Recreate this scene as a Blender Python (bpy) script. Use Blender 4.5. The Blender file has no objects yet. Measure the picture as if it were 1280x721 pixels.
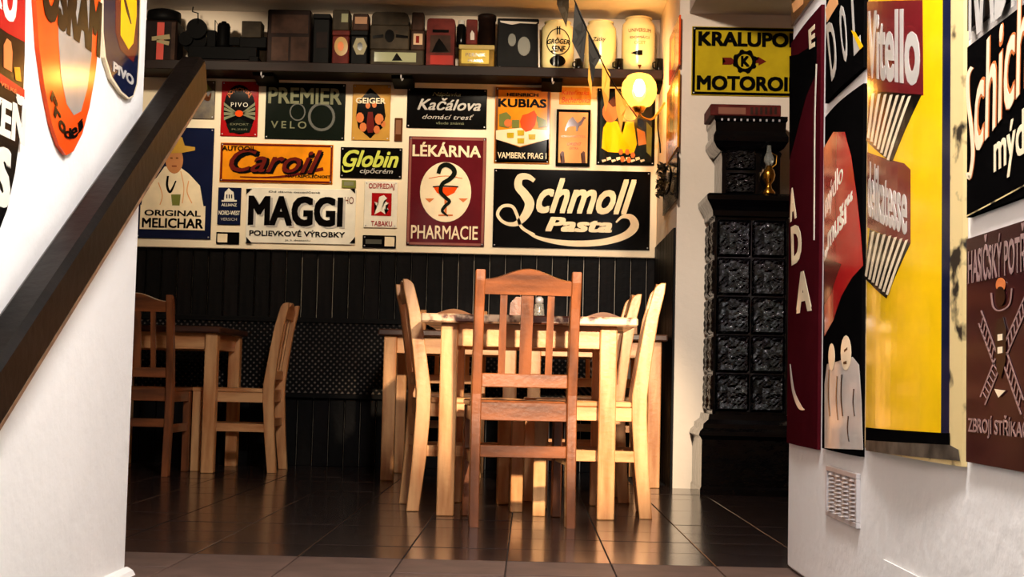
import bpy, bmesh, math, random
from mathutils import Vector, Matrix
random.seed(7)
C = bpy.context.scene
COL = C.collection
PI = math.pi

# ------------------------------------------------------------------ camera
F = 1800.0; EYE = 0.517
yc = Vector((20.0, -116.5, -F)).normalized()          # world +Y seen by the camera
roll = math.atan(0.0225)
up0 = Vector((math.sin(roll), math.cos(roll), 0.0))
zc = (up0 - yc * up0.dot(yc)).normalized()
xc = yc.cross(zc).normalized()
W2C = Matrix((xc, yc, zc)).transposed()               # columns: world axes in camera space
C2W = W2C.transposed()
cam_d = bpy.data.cameras.new('camera'); cam = bpy.data.objects.new('camera', cam_d); COL.objects.link(cam)
cam_d.sensor_width = 36.0; cam_d.lens = 36.0 * F / 1280.0
cam_d.clip_start = 0.05; cam_d.clip_end = 60
cam.matrix_world = Matrix.Translation((0, 0, EYE)) @ C2W.to_4x4()
C.camera = cam

# ------------------------------------------------------------------ world, lights, exposure
w = bpy.data.worlds.new('world'); C.world = w; w.use_nodes = True
w.node_tree.nodes['Background'].inputs[0].default_value = (1.0, 0.86, 0.72, 1)
w.node_tree.nodes['Background'].inputs[1].default_value = 0.05
C.view_settings.view_transform = 'Standard'; C.view_settings.look = 'None'
C.view_settings.exposure = 0.0; C.view_settings.gamma = 1.0
C.view_settings.use_curve_mapping = False

def light(name, kind, loc, target, energy, color, size=0.3, angle=40, blend=0.4):
    d = bpy.data.lights.new(name, kind); d.energy = energy; d.color = color
    if kind == 'AREA': d.shape = 'DISK'; d.size = size
    else: d.shadow_soft_size = size
    if kind == 'SPOT': d.spot_size = math.radians(angle); d.spot_blend = blend
    o = bpy.data.objects.new(name, d); COL.objects.link(o); o.location = loc
    if target: o.rotation_euler = (Vector(target) - Vector(loc)).to_track_quat('-Z', 'Y').to_euler()
    return o
light('hall_fill', 'AREA', (0.3, 1.9, 2.5), (0.2, 3.4, 0.5), 98, (1.0, 0.97, 0.95), 0.45)  # added fill that brightens the hall walls, not a visible lamp
light('stove_wall_fill', 'SPOT', (0.195, 5.0, 2.6), (1.0, 7.29, 1.5), 170, (1.0, 0.88, 0.76), 0.04, 62, 0.8)  # added spot to lift the dark stove wall and column
light('table_fill_spot', 'SPOT', (0.5, 2.3, 1.6), (0.10, 6.2, 0.45), 1080, (1.0, 0.80, 0.56), 0.04, 23, 0.6)  # added spot making the bright pool on the near table
for lx in (-2.0, -1.15, -.35, .35): light('sign_fill', 'SPOT', (lx, 7.0, 2.6), (lx, 8.4, 1.9), 60, (1.0, 0.84, 0.62), 0.05, 66, 0.35)  # added row of unseen spots washing the sign board evenly

# ------------------------------------------------------------------ pixel of a 1280x721 frame -> point on a real plane
def ray(px, py): return C2W @ Vector((px - 640.0, -(py - 360.5), -F))
def at(px, py, Y):
    d = ray(px, py); k = Y / d.y; return Vector((d.x * k, Y, EYE + d.z * k))
def onx(px, py, X):
    d = ray(px, py); k = X / d.x; return Vector((X, d.y * k, EYE + d.z * k))

# ------------------------------------------------------------------ materials
M = {}
def L(c):                                              # sRGB 0..255 -> linear
    return tuple((v/255/12.92 if v/255 <= .04045 else ((v/255+.055)/1.055)**2.4) for v in c) + (1,)
def mat(name, col, rough=0.6, metal=0.0, coat=0.0, var=0.12, scale=(6, 6, 6), bump=0.0, bscale=40.0, col2=None, pos=(0.35, 0.65), emit=None, spec=0.5, detail=4):
    m = bpy.data.materials.new(name); m.use_nodes = True; M[name] = m
    nt = m.node_tree; b = nt.nodes['Principled BSDF']
    c = L(col)
    b.inputs['Roughness'].default_value = rough; b.inputs['Metallic'].default_value = metal
    b.inputs['Coat Weight'].default_value = coat; b.inputs['Coat Roughness'].default_value = 0.08
    b.inputs['Specular IOR Level'].default_value = spec
    tc = nt.nodes.new('ShaderNodeTexCoord'); mp = nt.nodes.new('ShaderNodeMapping'); mp.inputs['Scale'].default_value = scale
    nt.links.new(tc.outputs['Object'], mp.inputs['Vector'])
    nz = nt.nodes.new('ShaderNodeTexNoise'); nz.inputs['Scale'].default_value = 1.0; nz.inputs['Detail'].default_value = detail
    nt.links.new(mp.outputs['Vector'], nz.inputs['Vector'])
    cr = nt.nodes.new('ShaderNodeValToRGB'); cr.color_ramp.elements[0].position = pos[0]; cr.color_ramp.elements[1].position = pos[1]
    cr.color_ramp.elements[0].color = L(col2) if col2 else tuple(v*(1-var) for v in c[:3]) + (1,)
    cr.color_ramp.elements[1].color = c if col2 else tuple(min(1, v*(1+var)) for v in c[:3]) + (1,)
    nt.links.new(nz.outputs['Fac'], cr.inputs['Fac']); nt.links.new(cr.outputs['Color'], b.inputs['Base Color'])
    if bump:
        n2 = nt.nodes.new('ShaderNodeTexNoise'); n2.inputs['Scale'].default_value = bscale; n2.inputs['Detail'].default_value = 3
        nt.links.new(tc.outputs['Object'], n2.inputs['Vector'])
        bp = nt.nodes.new('ShaderNodeBump'); bp.inputs['Strength'].default_value = bump; bp.inputs['Distance'].default_value = 0.01
        nt.links.new(n2.outputs['Fac'], bp.inputs['Height']); nt.links.new(bp.outputs['Normal'], b.inputs['Normal'])
    if emit: b.inputs['Emission Color'].default_value = L(emit[0]); b.inputs['Emission Strength'].default_value = emit[1]
    return m
def en(name, col, var=0.08, rough=0.12, coat=0.0, spec=0.2): return mat(name, col, rough, 0, coat, var, (9, 9, 9), spec=spec)
plaster = mat('white plaster', (240, 236, 232), 0.85, var=0.03, scale=(3, 3, 3), bump=0.25, bscale=25)
plaster_c = mat('warm plaster', (240, 222, 200), 0.85, var=0.05, scale=(2, 2, 2), bump=0.25, bscale=25)
ceil_m = mat('ceiling paint', (205, 196, 186), 0.9, var=0.05, bump=0.2, bscale=30)
board_m = mat('cream board', (246, 228, 196), 0.6, var=0.03)
tile_m = mat('dark glazed tile', (46, 36, 34), 0.17, var=0.25, scale=(5, 5, 5), bump=0.05, bscale=14, spec=0.6)
tile_w = mat('paler matt tile', (92, 72, 64), 0.55, var=0.2, scale=(9, 9, 9), bump=0.1, bscale=30, spec=0.35)  # paler, rougher tile for the nearest rows
grout_m = mat('dark grout', (16, 12, 11), 0.7)
plank_m = [mat('dark stained plank %s' % k, c, 0.5, var=0.5, scale=(30, 30, 2), bump=0.2, bscale=30, spec=0.1) for k, c in (('one', (11, 8, 7)), ('two', (14, 10, 9)), ('three', (9, 7, 6)))]
lat_m = mat('dark lattice wood', (8, 6, 5), 0.5, var=0.3, spec=0.1)
latb_m = mat('grey backing behind lattice', (140, 122, 108), 0.8, var=0.2)
def wood(name, c, c2, rough=0.38):
    return [mat(name + k, c, rough, 0, 0.25, col2=c2, scale=s, pos=(0.33, 0.6), bump=0.1, bscale=60, detail=5) for k, s in ((' upright', (22, 22, 3)), (' across', (3, 22, 22)), (' deep', (22, 3, 22)))]
W_light = wood('varnished pine', (236, 176, 116), (200, 126, 70))
W_red = wood('red brown shaded wood', (142, 78, 38), (88, 46, 22))  # redder brown, with the centre chair's shade put into the colour
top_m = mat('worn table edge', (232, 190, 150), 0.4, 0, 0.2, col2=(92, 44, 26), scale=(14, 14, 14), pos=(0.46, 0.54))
rail_m = mat('dark handrail wood', (11, 7, 5), 0.4, 0, 0.0, spec=0.12, var=0.5, scale=(4, 4, 30), bump=0.1)
rail_e = mat('handrail edge highlight', (112, 82, 58), 0.4, var=0.4, scale=(20, 20, 20))  # highlight on the rail's lower side, painted as a paler strip
shelf_m = mat('dark brown shelf wood', (26, 14, 10), 0.5, var=0.3, scale=(3, 20, 20), spec=0.1)
stove_m = mat('black glazed ceramic', (5, 5, 6), 0.08, 0, 0.0, bump=0.3, bscale=22, spec=0.4)
stove_t = mat('black embossed tile', (3, 3, 4), 0.05, 0, 0.0, bump=0.6, bscale=90, spec=0.5)
blackm = mat('black painted metal', (6, 5, 5), 0.55, 0.0, spec=0.03)
steel = mat('galvanised steel', (196, 190, 190), 0.35, 0.35, var=0.1)
brass = mat('tarnished brass', (190, 136, 50), 0.25, 1.0, var=0.25)
glass_m = mat('clear glass', (225, 225, 215), 0.1, 0.0, spec=0.8)
glass_m.node_tree.nodes['Principled BSDF'].inputs['Transmission Weight'].default_value = 0.85
black = en('black enamel', (9, 8, 8), spec=.12); mblack = en('dull black enamel', (8, 7, 7), spec=.0); white = en('white enamel', (240, 232, 214)); cream = en('cream enamel', (246, 226, 190))
red = en('red enamel', (170, 20, 24)); maroon = en('maroon enamel', (92, 22, 30)); navy = en('navy enamel', (20, 26, 54))
yellow = en('yellow enamel', (246, 196, 14), 0.06); orange = en('orange enamel', (236, 144, 24), 0.12); vermil = en('vermilion enamel', (236, 78, 20))
olive = en('olive yellow enamel', (192, 164, 30), 0.1); grey = en('grey enamel', (150, 146, 140)); dgreen = en('dark green enamel', (18, 24, 18))
greyg = en('grey green paint', (128, 128, 100)); skin = en('painted skin', (196, 132, 84)); hatm = en('painted straw', (196, 152, 62))
lime = en('lime paint', (208, 214, 92)); brownp = en('brown paint', (86, 46, 22)); salmon = en('salmon paint', (214, 120, 66)); dred = en('dark red paint', (104, 30, 24))
peach = en('peach paper', (232, 168, 110), rough=0.8, spec=.05); sage = en('sage paint', (120, 124, 60)); silver = en('silver grey paint', (190, 184, 176))
rustw = mat('rusty cream enamel', (226, 200, 140), 0.45, 0, 0.2, col2=(30, 24, 16), scale=(14, 14, 14), pos=(0.36, 0.44))
picdark = mat('brown landscape picture', (100, 84, 52), 0.4, col2=(46, 22, 14), scale=(9, 9, 9), pos=(0.4, 0.62))
tinm = {k: mat(k + ' tin', c, 0.55, 0, 0, var=0.3, scale=(14, 14, 14), spec=0.06) for k, c in dict(dark_brown=(24, 14, 11), black=(8, 7, 7), brown=(50, 33, 25), red_brown=(84, 30, 25), olive=(46, 38, 28), ochre=(120, 92, 36)).items()}
ename_y = mat('cream yellow glaze', (236, 214, 150), 0.25, 0, 0.5, var=0.05)
cloth_b = mat('black pennant cloth', (20, 18, 18), 0.8, var=0.3); cloth_a = mat('lamplit amber pennant cloth', (214, 150, 50), 0.8, var=0.2); cloth_r = mat('red pennant cloth', (206, 50, 24), 0.8, var=0.2)  # amber also carries the lamplight falling on the lower pennants
leaf_m = mat('dried dark leaf', (18, 18, 12), 0.45, var=0.4)

# ------------------------------------------------------------------ mesh helpers
def box(bm, x0, x1, y0, y1, z0, z1, bev=0.0, mtx=None):
    vs = [bm.verts.new((x, y, z)) for z in (z0, z1) for y in (y0, y1) for x in (x0, x1)]
    fs = [bm.faces.new([vs[i] for i in q]) for q in ((0, 2, 3, 1), (4, 5, 7, 6), (0, 1, 5, 4), (2, 6, 7, 3), (0, 4, 6, 2), (1, 3, 7, 5))]
    if bev:
        es = list({e for f in fs for e in f.edges})
        r = bmesh.ops.bevel(bm, geom=es, offset=bev, segments=1, affect='EDGES')
        vs = list({v for f in r['faces'] for v in f.verts} | {v for v in vs if v.is_valid})
    if mtx: bmesh.ops.transform(bm, matrix=mtx, verts=[v for v in vs if v.is_valid])
    return bm
def prism(bm, pts, axis='y', a=0.0, b=0.02):           # extrude a 2D outline
    def mk(p, t): return {'y': (p[0], t, p[1]), 'x': (t, p[0], p[1]), 'z': (p[0], p[1], t)}[axis]
    A = [bm.verts.new(mk(p, a)) for p in pts]; B = [bm.verts.new(mk(p, b)) for p in pts]
    n = len(pts); bm.faces.new(A); bm.faces.new(B[::-1])
    for i in range(n): bm.faces.new((A[i], B[i], B[(i+1) % n], A[(i+1) % n]))
    bmesh.ops.recalc_face_normals(bm, faces=bm.faces)
    return bm
def lathe(bm, prof, cx=0, cy=0, seg=24):
    rings = []
    for r, z in prof:
        rings.append([bm.verts.new((cx + r*math.cos(2*PI*k/seg), cy + r*math.sin(2*PI*k/seg), z)) for k in range(seg)] if r > 1e-5 else [bm.verts.new((cx, cy, z))])
    for A, B in zip(rings, rings[1:]):
        for k in range(seg):
            j = (k+1) % seg
            if len(A) > 1 and len(B) > 1: bm.faces.new((A[k], A[j], B[j], B[k]))
            elif len(A) > 1: bm.faces.new((A[k], A[j], B[0]))
            elif len(B) > 1: bm.faces.new((A[0], B[j], B[k]))
    for R in (rings[0], rings[-1]):
        if len(R) > 1: bm.faces.new(R)
    bmesh.ops.recalc_face_normals(bm, faces=bm.faces)
    return bm
def tube(bm, pts, r, seg=8):
    pts = [Vector(p) for p in pts]; rings = []
    for i, p in enumerate(pts):
        t = (pts[min(i+1, len(pts)-1)] - pts[max(i-1, 0)]).normalized()
        a = t.orthogonal().normalized() if not rings else (pa - t * pa.dot(t)).normalized()
        pa = a; b = t.cross(a); rr = r[i] if isinstance(r, (list, tuple)) else r
        rings.append([bm.verts.new(p + (a*math.cos(2*PI*k/seg) + b*math.sin(2*PI*k/seg))*rr) for k in range(seg)])
    for A, B in zip(rings, rings[1:]):
        for k in range(seg): bm.faces.new((A[k], A[(k+1) % seg], B[(k+1) % seg], B[k]))
    bm.faces.new(rings[0][::-1]); bm.faces.new(rings[-1])
    return bm
def smooth_pts(P, n=6):                                # Catmull-Rom
    P = [Vector(p) for p in P]; Q = [P[0]] + P + [P[-1]]; out = []
    for i in range(1, len(Q)-2):
        p0, p1, p2, p3 = Q[i-1:i+3]
        for k in range(n):
            t = k/n; out.append(0.5*((2*p1) + (p2-p0)*t + (2*p0-5*p1+4*p2-p3)*t*t + (3*p1-p0-3*p2+p3)*t*t*t))
    out.append(P[-1]); return out
def obj(name, bm, m, parent=None, loc=None, smooth=False, rot=None):
    me = bpy.data.meshes.new(name); bm.normal_update(); bm.to_mesh(me); bm.free()
    if smooth:
        for p in me.polygons: p.use_smooth = True
    if m: me.materials.append(m)
    o = bpy.data.objects.new(name, me); COL.objects.link(o)
    if parent: o.parent = parent
    if loc: o.location = loc
    if rot: o.rotation_euler = rot
    return o
def ref(o, name, parent, loc, rot=None, sc=None):      # another object sharing a mesh
    c = bpy.data.objects.new(name, o.data if isinstance(o, bpy.types.Object) else o); COL.objects.link(c); c.parent = parent; c.location = loc
    if rot: c.rotation_euler = rot
    if sc: c.scale = sc
    return c
def tag(o, label, cat, group=None):
    o['label'] = label; o['category'] = cat
    if group: o['group'] = group
    return o
def thing(name, label, cat, loc=(0, 0, 0), rz=0, group=None):
    o = bpy.data.objects.new(name, None); COL.objects.link(o); o.location = loc; o.rotation_euler = (0, 0, rz); o.empty_display_size = 0.1
    return tag(o, label, cat, group)
def struct(name, bm, m):
    o = obj(name, bm, m); o['kind'] = 'structure'; return o
B = bmesh.new
def bx(*a, **k): return box(B(), *a, **k)

# ------------------------------------------------------------------ the room
YW = 8.45; YF = 7.29; XS = 0.737; XR = 0.756; XL = -1.02; YR = 4.19; YL = 3.71; H = 2.68
floor = struct('floor', bx(-3.6, 3.0, -1.5, 8.7, -0.12, -0.004), grout_m)
T = 0.30; tx0 = at(758, 700, at(758, 700, 5).y).x
tb = bx(-T/2+.002, T/2-.002, -T/2+.002, T/2-.002, -0.012, 0.0, bev=0.0012)
tile0 = obj('tile', tb, tile_m, floor, (0, 0, 0)); tile1 = obj('tile', bx(-T/2+.002, T/2-.002, -T/2+.002, T/2-.002, -0.012, 0.0, bev=0.0012), tile_w, floor)
first = {0: tile0, 1: tile1}
xoff = 0.25 - 0.15; n = 0
for j in range(17):
    y = 3.29 + T/2 + j*T
    for i in range(-11, 9):
        x = xoff + i*T
        lim = 0.0 - 0.30*y - 0.15; hi = 0.36*y - .2
        if x < -3.3 or x > 2.4 or x < -0.42*y + 0.3 or x > min(hi, 2.2): continue
        if y > YF + 0.05 and x > XS - 0.05: continue
        if y < YL and (x < XL - .1): continue
        if n >= 292: continue
        k = 1 if y < 4.25 else 0
        o = first.pop(k) if k in first else ref((tile1 if k else tile0), 'tile', floor, (0, 0, 0))
        o.location = (x, y, random.uniform(-0.0006, 0.0006)); o.rotation_euler = (random.uniform(-.0012, .0012), random.uniform(-.0012, .0012), 0); n += 1
struct('ceiling', bx(-3.6, 3.0, -1.5, 8.7, H, H+.1), ceil_m)
zs = at(920, 18, YF).z
struct('ceiling_lowered', bx(at(862, 18, YF).x, 3.0, 4.4, YF, zs, H), ceil_m)
wb = struct('wall_back', bx(-3.6, XS, YW, YW+.15, 0, H), plaster_c)
struct('wall_alcove_side', bx(XS, XS+.15, YF+.15, YW, 0, H), plaster_c)
struct('wall_stove', bx(XS, 3.0, YF, YF+.15, 0, H), plaster_c)
struct('wall_right', bx(XR, XR+.22, -1.5, YR, 0, H, bev=0.012), plaster)
struct('wall_left', bx(XL-.18, XL, -1.5, YL, 0, H, bev=0.006), plaster)
struct('wall_left_room', bx(-3.7, -3.6, 3.5, 8.7, 0, H), plaster_c)
struct('wall_front_left', bx(-3.6, XL-.18, 3.5, YL, 0, H), plaster_c)
struct('wall_front_right', bx(XR+.22, 3.0, 4.0, YR, 0, H), plaster_c)
struct('wall_right_room', bx(3.0, 3.1, 4.0, 8.7, 0, H), plaster_c)
struct('unseen_glare_blocker', bx(XL, XR, YL, YL+.35, 2.08, H), plaster)  # added out of view to keep the hall light's reflection off the signs
struct('wall_rear', bx(XL-.18, XR+.22, -1.6, -1.5, 0, H), plaster)
bmb = B()
prism(bmb, [(XL, 0.0), (XL+.025, 0.0), (XL+.018, .012), (XL+.004, .02), (XL, .02)], 'y', 3.0, YL+.01)
struct('baseboard_left', bmb, plaster)

# dark plank wainscot on the back wall and on the alcove's side wall
zw = at(500, 316, 8.42).z
px = -3.55; k = 0; pm = {}
while px < XS - .03:
    wd = 0.092
    if k % 3 not in pm:
        b_ = B(); prism(b_, [(0, 0), (0, -.016), (.005, -.021), (wd-.009, -.021), (wd-.004, -.016), (wd-.004, 0)], 'z', 0.0, zw)
        me = bpy.data.meshes.new('plank'); b_.to_mesh(me); b_.free(); me.materials.append(plank_m[k % 3]); pm[k % 3] = me
    o = bpy.data.objects.new('plank', pm[k % 3]); COL.objects.link(o); o.parent = wb; o.location = (px, YW - random.uniform(0, .006), 0.0); px += wd; k += 1
ws = bpy.data.objects['wall_alcove_side']
py_ = YF + .02
while py_ < YW - .06:
    o = bpy.data.objects.new('plank', pm[k % 3]); COL.objects.link(o); o.parent = ws
    o.location = (XS - random.uniform(0, .002), py_ + .09, 0.0); o.rotation_euler = (0, 0, -PI/2); o.scale = (1, .55, 1.05); py_ += .092; k += 1
cap = bx(-3.5, XS-.01, YW-.04, YW-.0215, zw, zw+.018, bev=.003); obj('cap_rail', cap, plank_m[0], wb)

# lattice cover along the wainscot
z0, z1 = at(430, 492, 8.36).z, at(430, 404, 8.36).z
lt = thing('lattice_cover', 'long dark diagonal wooden lattice screen along the plank wainscot behind the tables', 'lattice', (0, 8.40, z0))
hh = z1 - z0; x0, x1 = -3.3, 0.60
obj('backing', bx(x0, x1, .008, .016, 0, hh), latb_m, lt)
bl = B(); sp = 0.036; sw = 0.0072
def strip(bm, xa, za, xb, zb, y0, y1):
    d = Vector((xb-xa, 0, zb-za)).normalized(); nrm = Vector((-d.z, 0, d.x))*sw
    q = [Vector((xa, 0, za))+nrm, Vector((xb, 0, zb))+nrm, Vector((xb, 0, zb))-nrm, Vector((xa, 0, za))-nrm]
    A = [bm.verts.new((p.x, y0, p.z)) for p in q]; D = [bm.verts.new((p.x, y1, p.z)) for p in q]
    bm.faces.new(A[::-1]); bm.faces.new(D)
    for i in range(4): bm.faces.new((A[i], A[(i+1) % 4], D[(i+1) % 4], D[i]))
xx = x0
while xx < x1 - hh:
    strip(bl, xx, 0, xx+hh, hh, -.006, 0); strip(bl, xx+hh, 0, xx, hh, 0, .006); xx += sp
o = obj('lattice', bl, lat_m, lt); o['kind'] = 'stuff'
obj('top_rail', bx(x0, x1, -.018, .016, hh, hh+.03, bev=.003), lat_m, lt)
obj('bottom_rail', bx(x0, x1, -.018, .016, -.03, 0, bev=.003), lat_m, lt)

# ------------------------------------------------------------------ chairs
def make_chair(label, wd, hw=0.1725, dp=0.38):
    t = thing('dining_chair', label, 'chair')
    U, A, D = wd
    yr, yf = -dp/2, dp/2
    def post_prof():
        # centre line (y offset, z, half depth)
        c = [(-.032, 0, .024), (-.012, .2, .027), (0, .40, .029), (0, .47, .029), (-.02, .62, .026), (-.045, .78, .024), (-.068, .872, .022)]
        fr = [(yr+a+h_, z) for a, z, h_ in c]; bk = [(yr+a-h_, z) for a, z, h_ in c]
        return fr + [(yr-.052, .890), (yr-.062, .903), (yr-.078, .911), (yr-.094, .911)] + bk[::-1]
    for s in (-1, 1):
        b_ = B(); prism(b_, post_prof(), 'x', s*hw-.0175, s*hw+.0175)
        bmesh.ops.bevel(b_, geom=[e for e in b_.edges if abs(e.verts[0].co.x-e.verts[1].co.x) < 1e-6], offset=.003, segments=1, affect='EDGES')
        obj('rear_post', b_, U, t)
        obj('leg', bx(s*hw-.0175, s*hw+.0175, yf-.024, yf+.024, 0, .425, bev=.003), U, t)
        obj('seat_rail', bx(s*hw-.012, s*hw+.012, yr+.029, yf-.024, .372, .425, bev=.002), D, t)
        obj('stretcher', bx(s*hw-.010, s*hw+.010, yr+.014, yf-.024, .215, .258, bev=.002), D, t)
    i = hw-.0175
    obj('seat', bx(-hw-.02, hw+.02, yr+.031, yf+.028, .425, .447, bev=.005), D, t)
    obj('seat_rail', bx(-i, i, yr-.012, yr+.012, .376, .442, bev=.002), A, t)
    obj('seat_rail', bx(-i, i, yf-.012, yf+.012, .372, .425, bev=.002), A, t)
    obj('stretcher', bx(-i, i, yr-.022, yr+.0, .245, .288, bev=.002), A, t)
    obj('back_rail', bx(-i, i, yr-.020, yr+.002, .495, .545, bev=.003), A, t)
    # arched crest, cut as one board leaning with the posts
    N = 16; pts = [(-i, 0.0)] + [(i, 0.0)] + [(i*(1-2*k/N), .052 + .040*(math.cos(PI*abs(1-2*k/N))*.5+.5)**1.0) for k in range(N+1)]
    b_ = B(); prism(b_, pts, 'y', -.011, .011)
    obj('crest_rail', b_, A, t, (0, yr-.056, .828), rot=(.22, 0, 0))
    def slat(x, h_):
        b_ = B(); n_ = 6; P = [(yr-.012-.043*(k/n_)**1.0, .54+.295*k/n_) for k in range(n_+1)]
        prism(b_, [(p[0]+.006, p[1]) for p in P] + [(p[0]-.006, p[1]) for p in P[::-1]], 'x', x-h_, x+h_)
        obj('slat', b_, U, t)
    slat(-.085, .0125); slat(0, .022); slat(.085, .0125)
    return t
def dup(root, label):
    r = root.copy(); COL.objects.link(r); r['label'] = label
    for ch in root.children:
        c = ch.copy(); COL.objects.link(c); c.parent = r
    return r
GR = 'slat back dining chairs'
protoL = make_chair('pale pine dining chair at left side of near table, tall back kinked outward', W_light)
protoR = make_chair('shade-toned red-brown slat back dining chair in front of near table, back to the viewer', W_red)
def place(o, rear_near, ang):
    """rear_near: world xy of the middle of the rear pair of posts"""
    a = math.radians(ang); f = Vector((-math.sin(a), math.cos(a))); c = Vector(rear_near) + f*0.19
    o.location = (c.x, c.y, 0); o.rotation_euler = (0, 0, a); o['group'] = GR
def mid_from_near(x, y, ang, side):                    # near post -> midpoint of the two posts
    a = math.radians(ang); ax = Vector((math.cos(a), math.sin(a))); return Vector((x, y)) + ax*0.1725*side
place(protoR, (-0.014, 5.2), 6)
place(protoL, mid_from_near(-.412, 5.70, -80, -1), -80)
c = dup(protoL, 'nearest pale pine dining chair at right side of near table, back leaning right'); place(c, mid_from_near(.433, 5.60, 88, 1), 88)
c = dup(protoL, 'pine chair just behind the nearest right side chair, rounded post tips above table edge'); place(c, mid_from_near(.395, 6.31, 91, 1), 91)
c = dup(protoL, 'pine chair on far side of wall tables, arched crest left of the centre chair'); place(c, (-.43, 8.1), 180)
c = dup(protoL, 'pine chair on far side of wall tables, arched crest right of the centre chair'); place(c, (.42, 8.1), 180)
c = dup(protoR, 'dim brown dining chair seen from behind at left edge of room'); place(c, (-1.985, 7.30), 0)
c = dup(protoL, 'pine dining chair seen side on facing left, orange lit back post'); place(c, mid_from_near(-1.385, 7.71, 90, 1), 90)

# ------------------------------------------------------------------ tables
def make_table(label, hx, hy, lx, ly, tm, loc, rz=0):
    t = thing('dining_table', label, 'table', loc, rz, 'square wooden tables')
    for sx in (-1, 1):
        for sy in (-1, 1):
            obj('leg', bx(sx*lx-.0325, sx*lx+.0325, sy*ly-.0325, sy*ly+.0325, 0, .735, bev=.004), W_light[0], t)
    for s in (-1, 1):
        obj('apron', bx(-lx+.0325, lx-.0325, s*(ly-.005)-.011, s*(ly-.005)+.011, .648, .735, bev=.002), W_light[1], t)
        obj('apron', bx(s*(lx-.005)-.011, s*(lx-.005)+.011, -ly+.0325, ly-.0325, .648, .735, bev=.002), W_light[2], t)
    obj('tabletop', bx(-hx, hx, -hy, hy, .735, .768, bev=.006), tm, t)
    return t
make_table('near square wooden table with worn paint edge, chairs on three sides', .412, .40, .305, .31, top_m, (0.0, 5.85, 0))
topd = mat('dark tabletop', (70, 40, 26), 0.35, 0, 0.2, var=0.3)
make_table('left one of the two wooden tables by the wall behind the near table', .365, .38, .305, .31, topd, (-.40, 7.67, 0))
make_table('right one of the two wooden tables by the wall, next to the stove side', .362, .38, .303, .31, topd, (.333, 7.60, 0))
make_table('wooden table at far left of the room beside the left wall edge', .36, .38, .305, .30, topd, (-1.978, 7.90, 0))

# things on the near table
ns = thing('napkin_holder', 'small brown wooden napkin holder on the near table behind centre slat', 'napkin holder', (-.035, 5.75, .768))
obj('base', bx(-.05, .05, -.03, .03, 0, .012, bev=.003), W_red[1], ns)
for s in (-1, 1):
    b_ = B(); prism(b_, [(-.045, .012), (.045, .012), (.042, .06), (.02, .085), (-.02, .085), (-.042, .06)], 'y', s*.022-.004, s*.022+.004)
    obj('side_panel', b_, W_red[0], ns)
obj('napkins', bx(-.036, .036, -.014, .014, .012, .07), white, ns)
sh = thing('glass_shaker', 'small clear glass shaker with metal cap on the near table', 'shaker', (.038, 5.7, .768))
b_ = B(); lathe(b_, [(.0, 0), (.02, 0), (.022, .01), (.018, .055), (.014, .062), (0, .062)], seg=16); obj('bottle', b_, glass_m, sh, smooth=True)
b_ = B(); lathe(b_, [(.0, .062), (.016, .062), (.016, .078), (.008, .086), (0, .086)], seg=16); obj('cap', b_, steel, sh, smooth=True)

# ------------------------------------------------------------------ handrail
hr = thing('handrail', 'thick dark wooden handrail climbing across the white left wall', 'handrail', (0, 0, 0))
Xh = -0.93
p_far = onx(243, 92, Xh); p_near = onx(-2, 462, Xh)
dv = (p_near - p_far).normalized(); p0 = p_far; p1 = p_far + dv*2.6
upv = Vector((0, -dv.z, dv.y)).normalized()
if upv.z < 0: upv = -upv
def rail_bar(y0, y1, h0, h1, xa, xb, bev):
    Lr = (p1-p0).length; b_ = bx(0, Lr, xa, xb, h0, h1, bev=bev)
    m_ = Matrix((dv, Vector((1, 0, 0)), upv)).transposed().to_4x4(); m_.translation = p0
    bmesh.ops.transform(b_, matrix=m_, verts=b_.verts); bmesh.ops.recalc_face_normals(b_, faces=b_.faces); return b_
obj('rail', rail_bar(0, 0, -.052, .052, -.035, .035, .012), rail_m, hr)
obj('highlight_strip', rail_bar(0, 0, -.062, -.046, .012, .030, .004), rail_e, hr)
for k in (0.75, 1.5, 2.3):
    q = p0 + dv*k
    b_ = B(); tube(b_, [(XL, q.y, q.z-.08), (XL+.03, q.y, q.z-.085), (Xh-.02, q.y, q.z-.03)], .009); obj('bracket', b_, blackm, hr)

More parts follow.
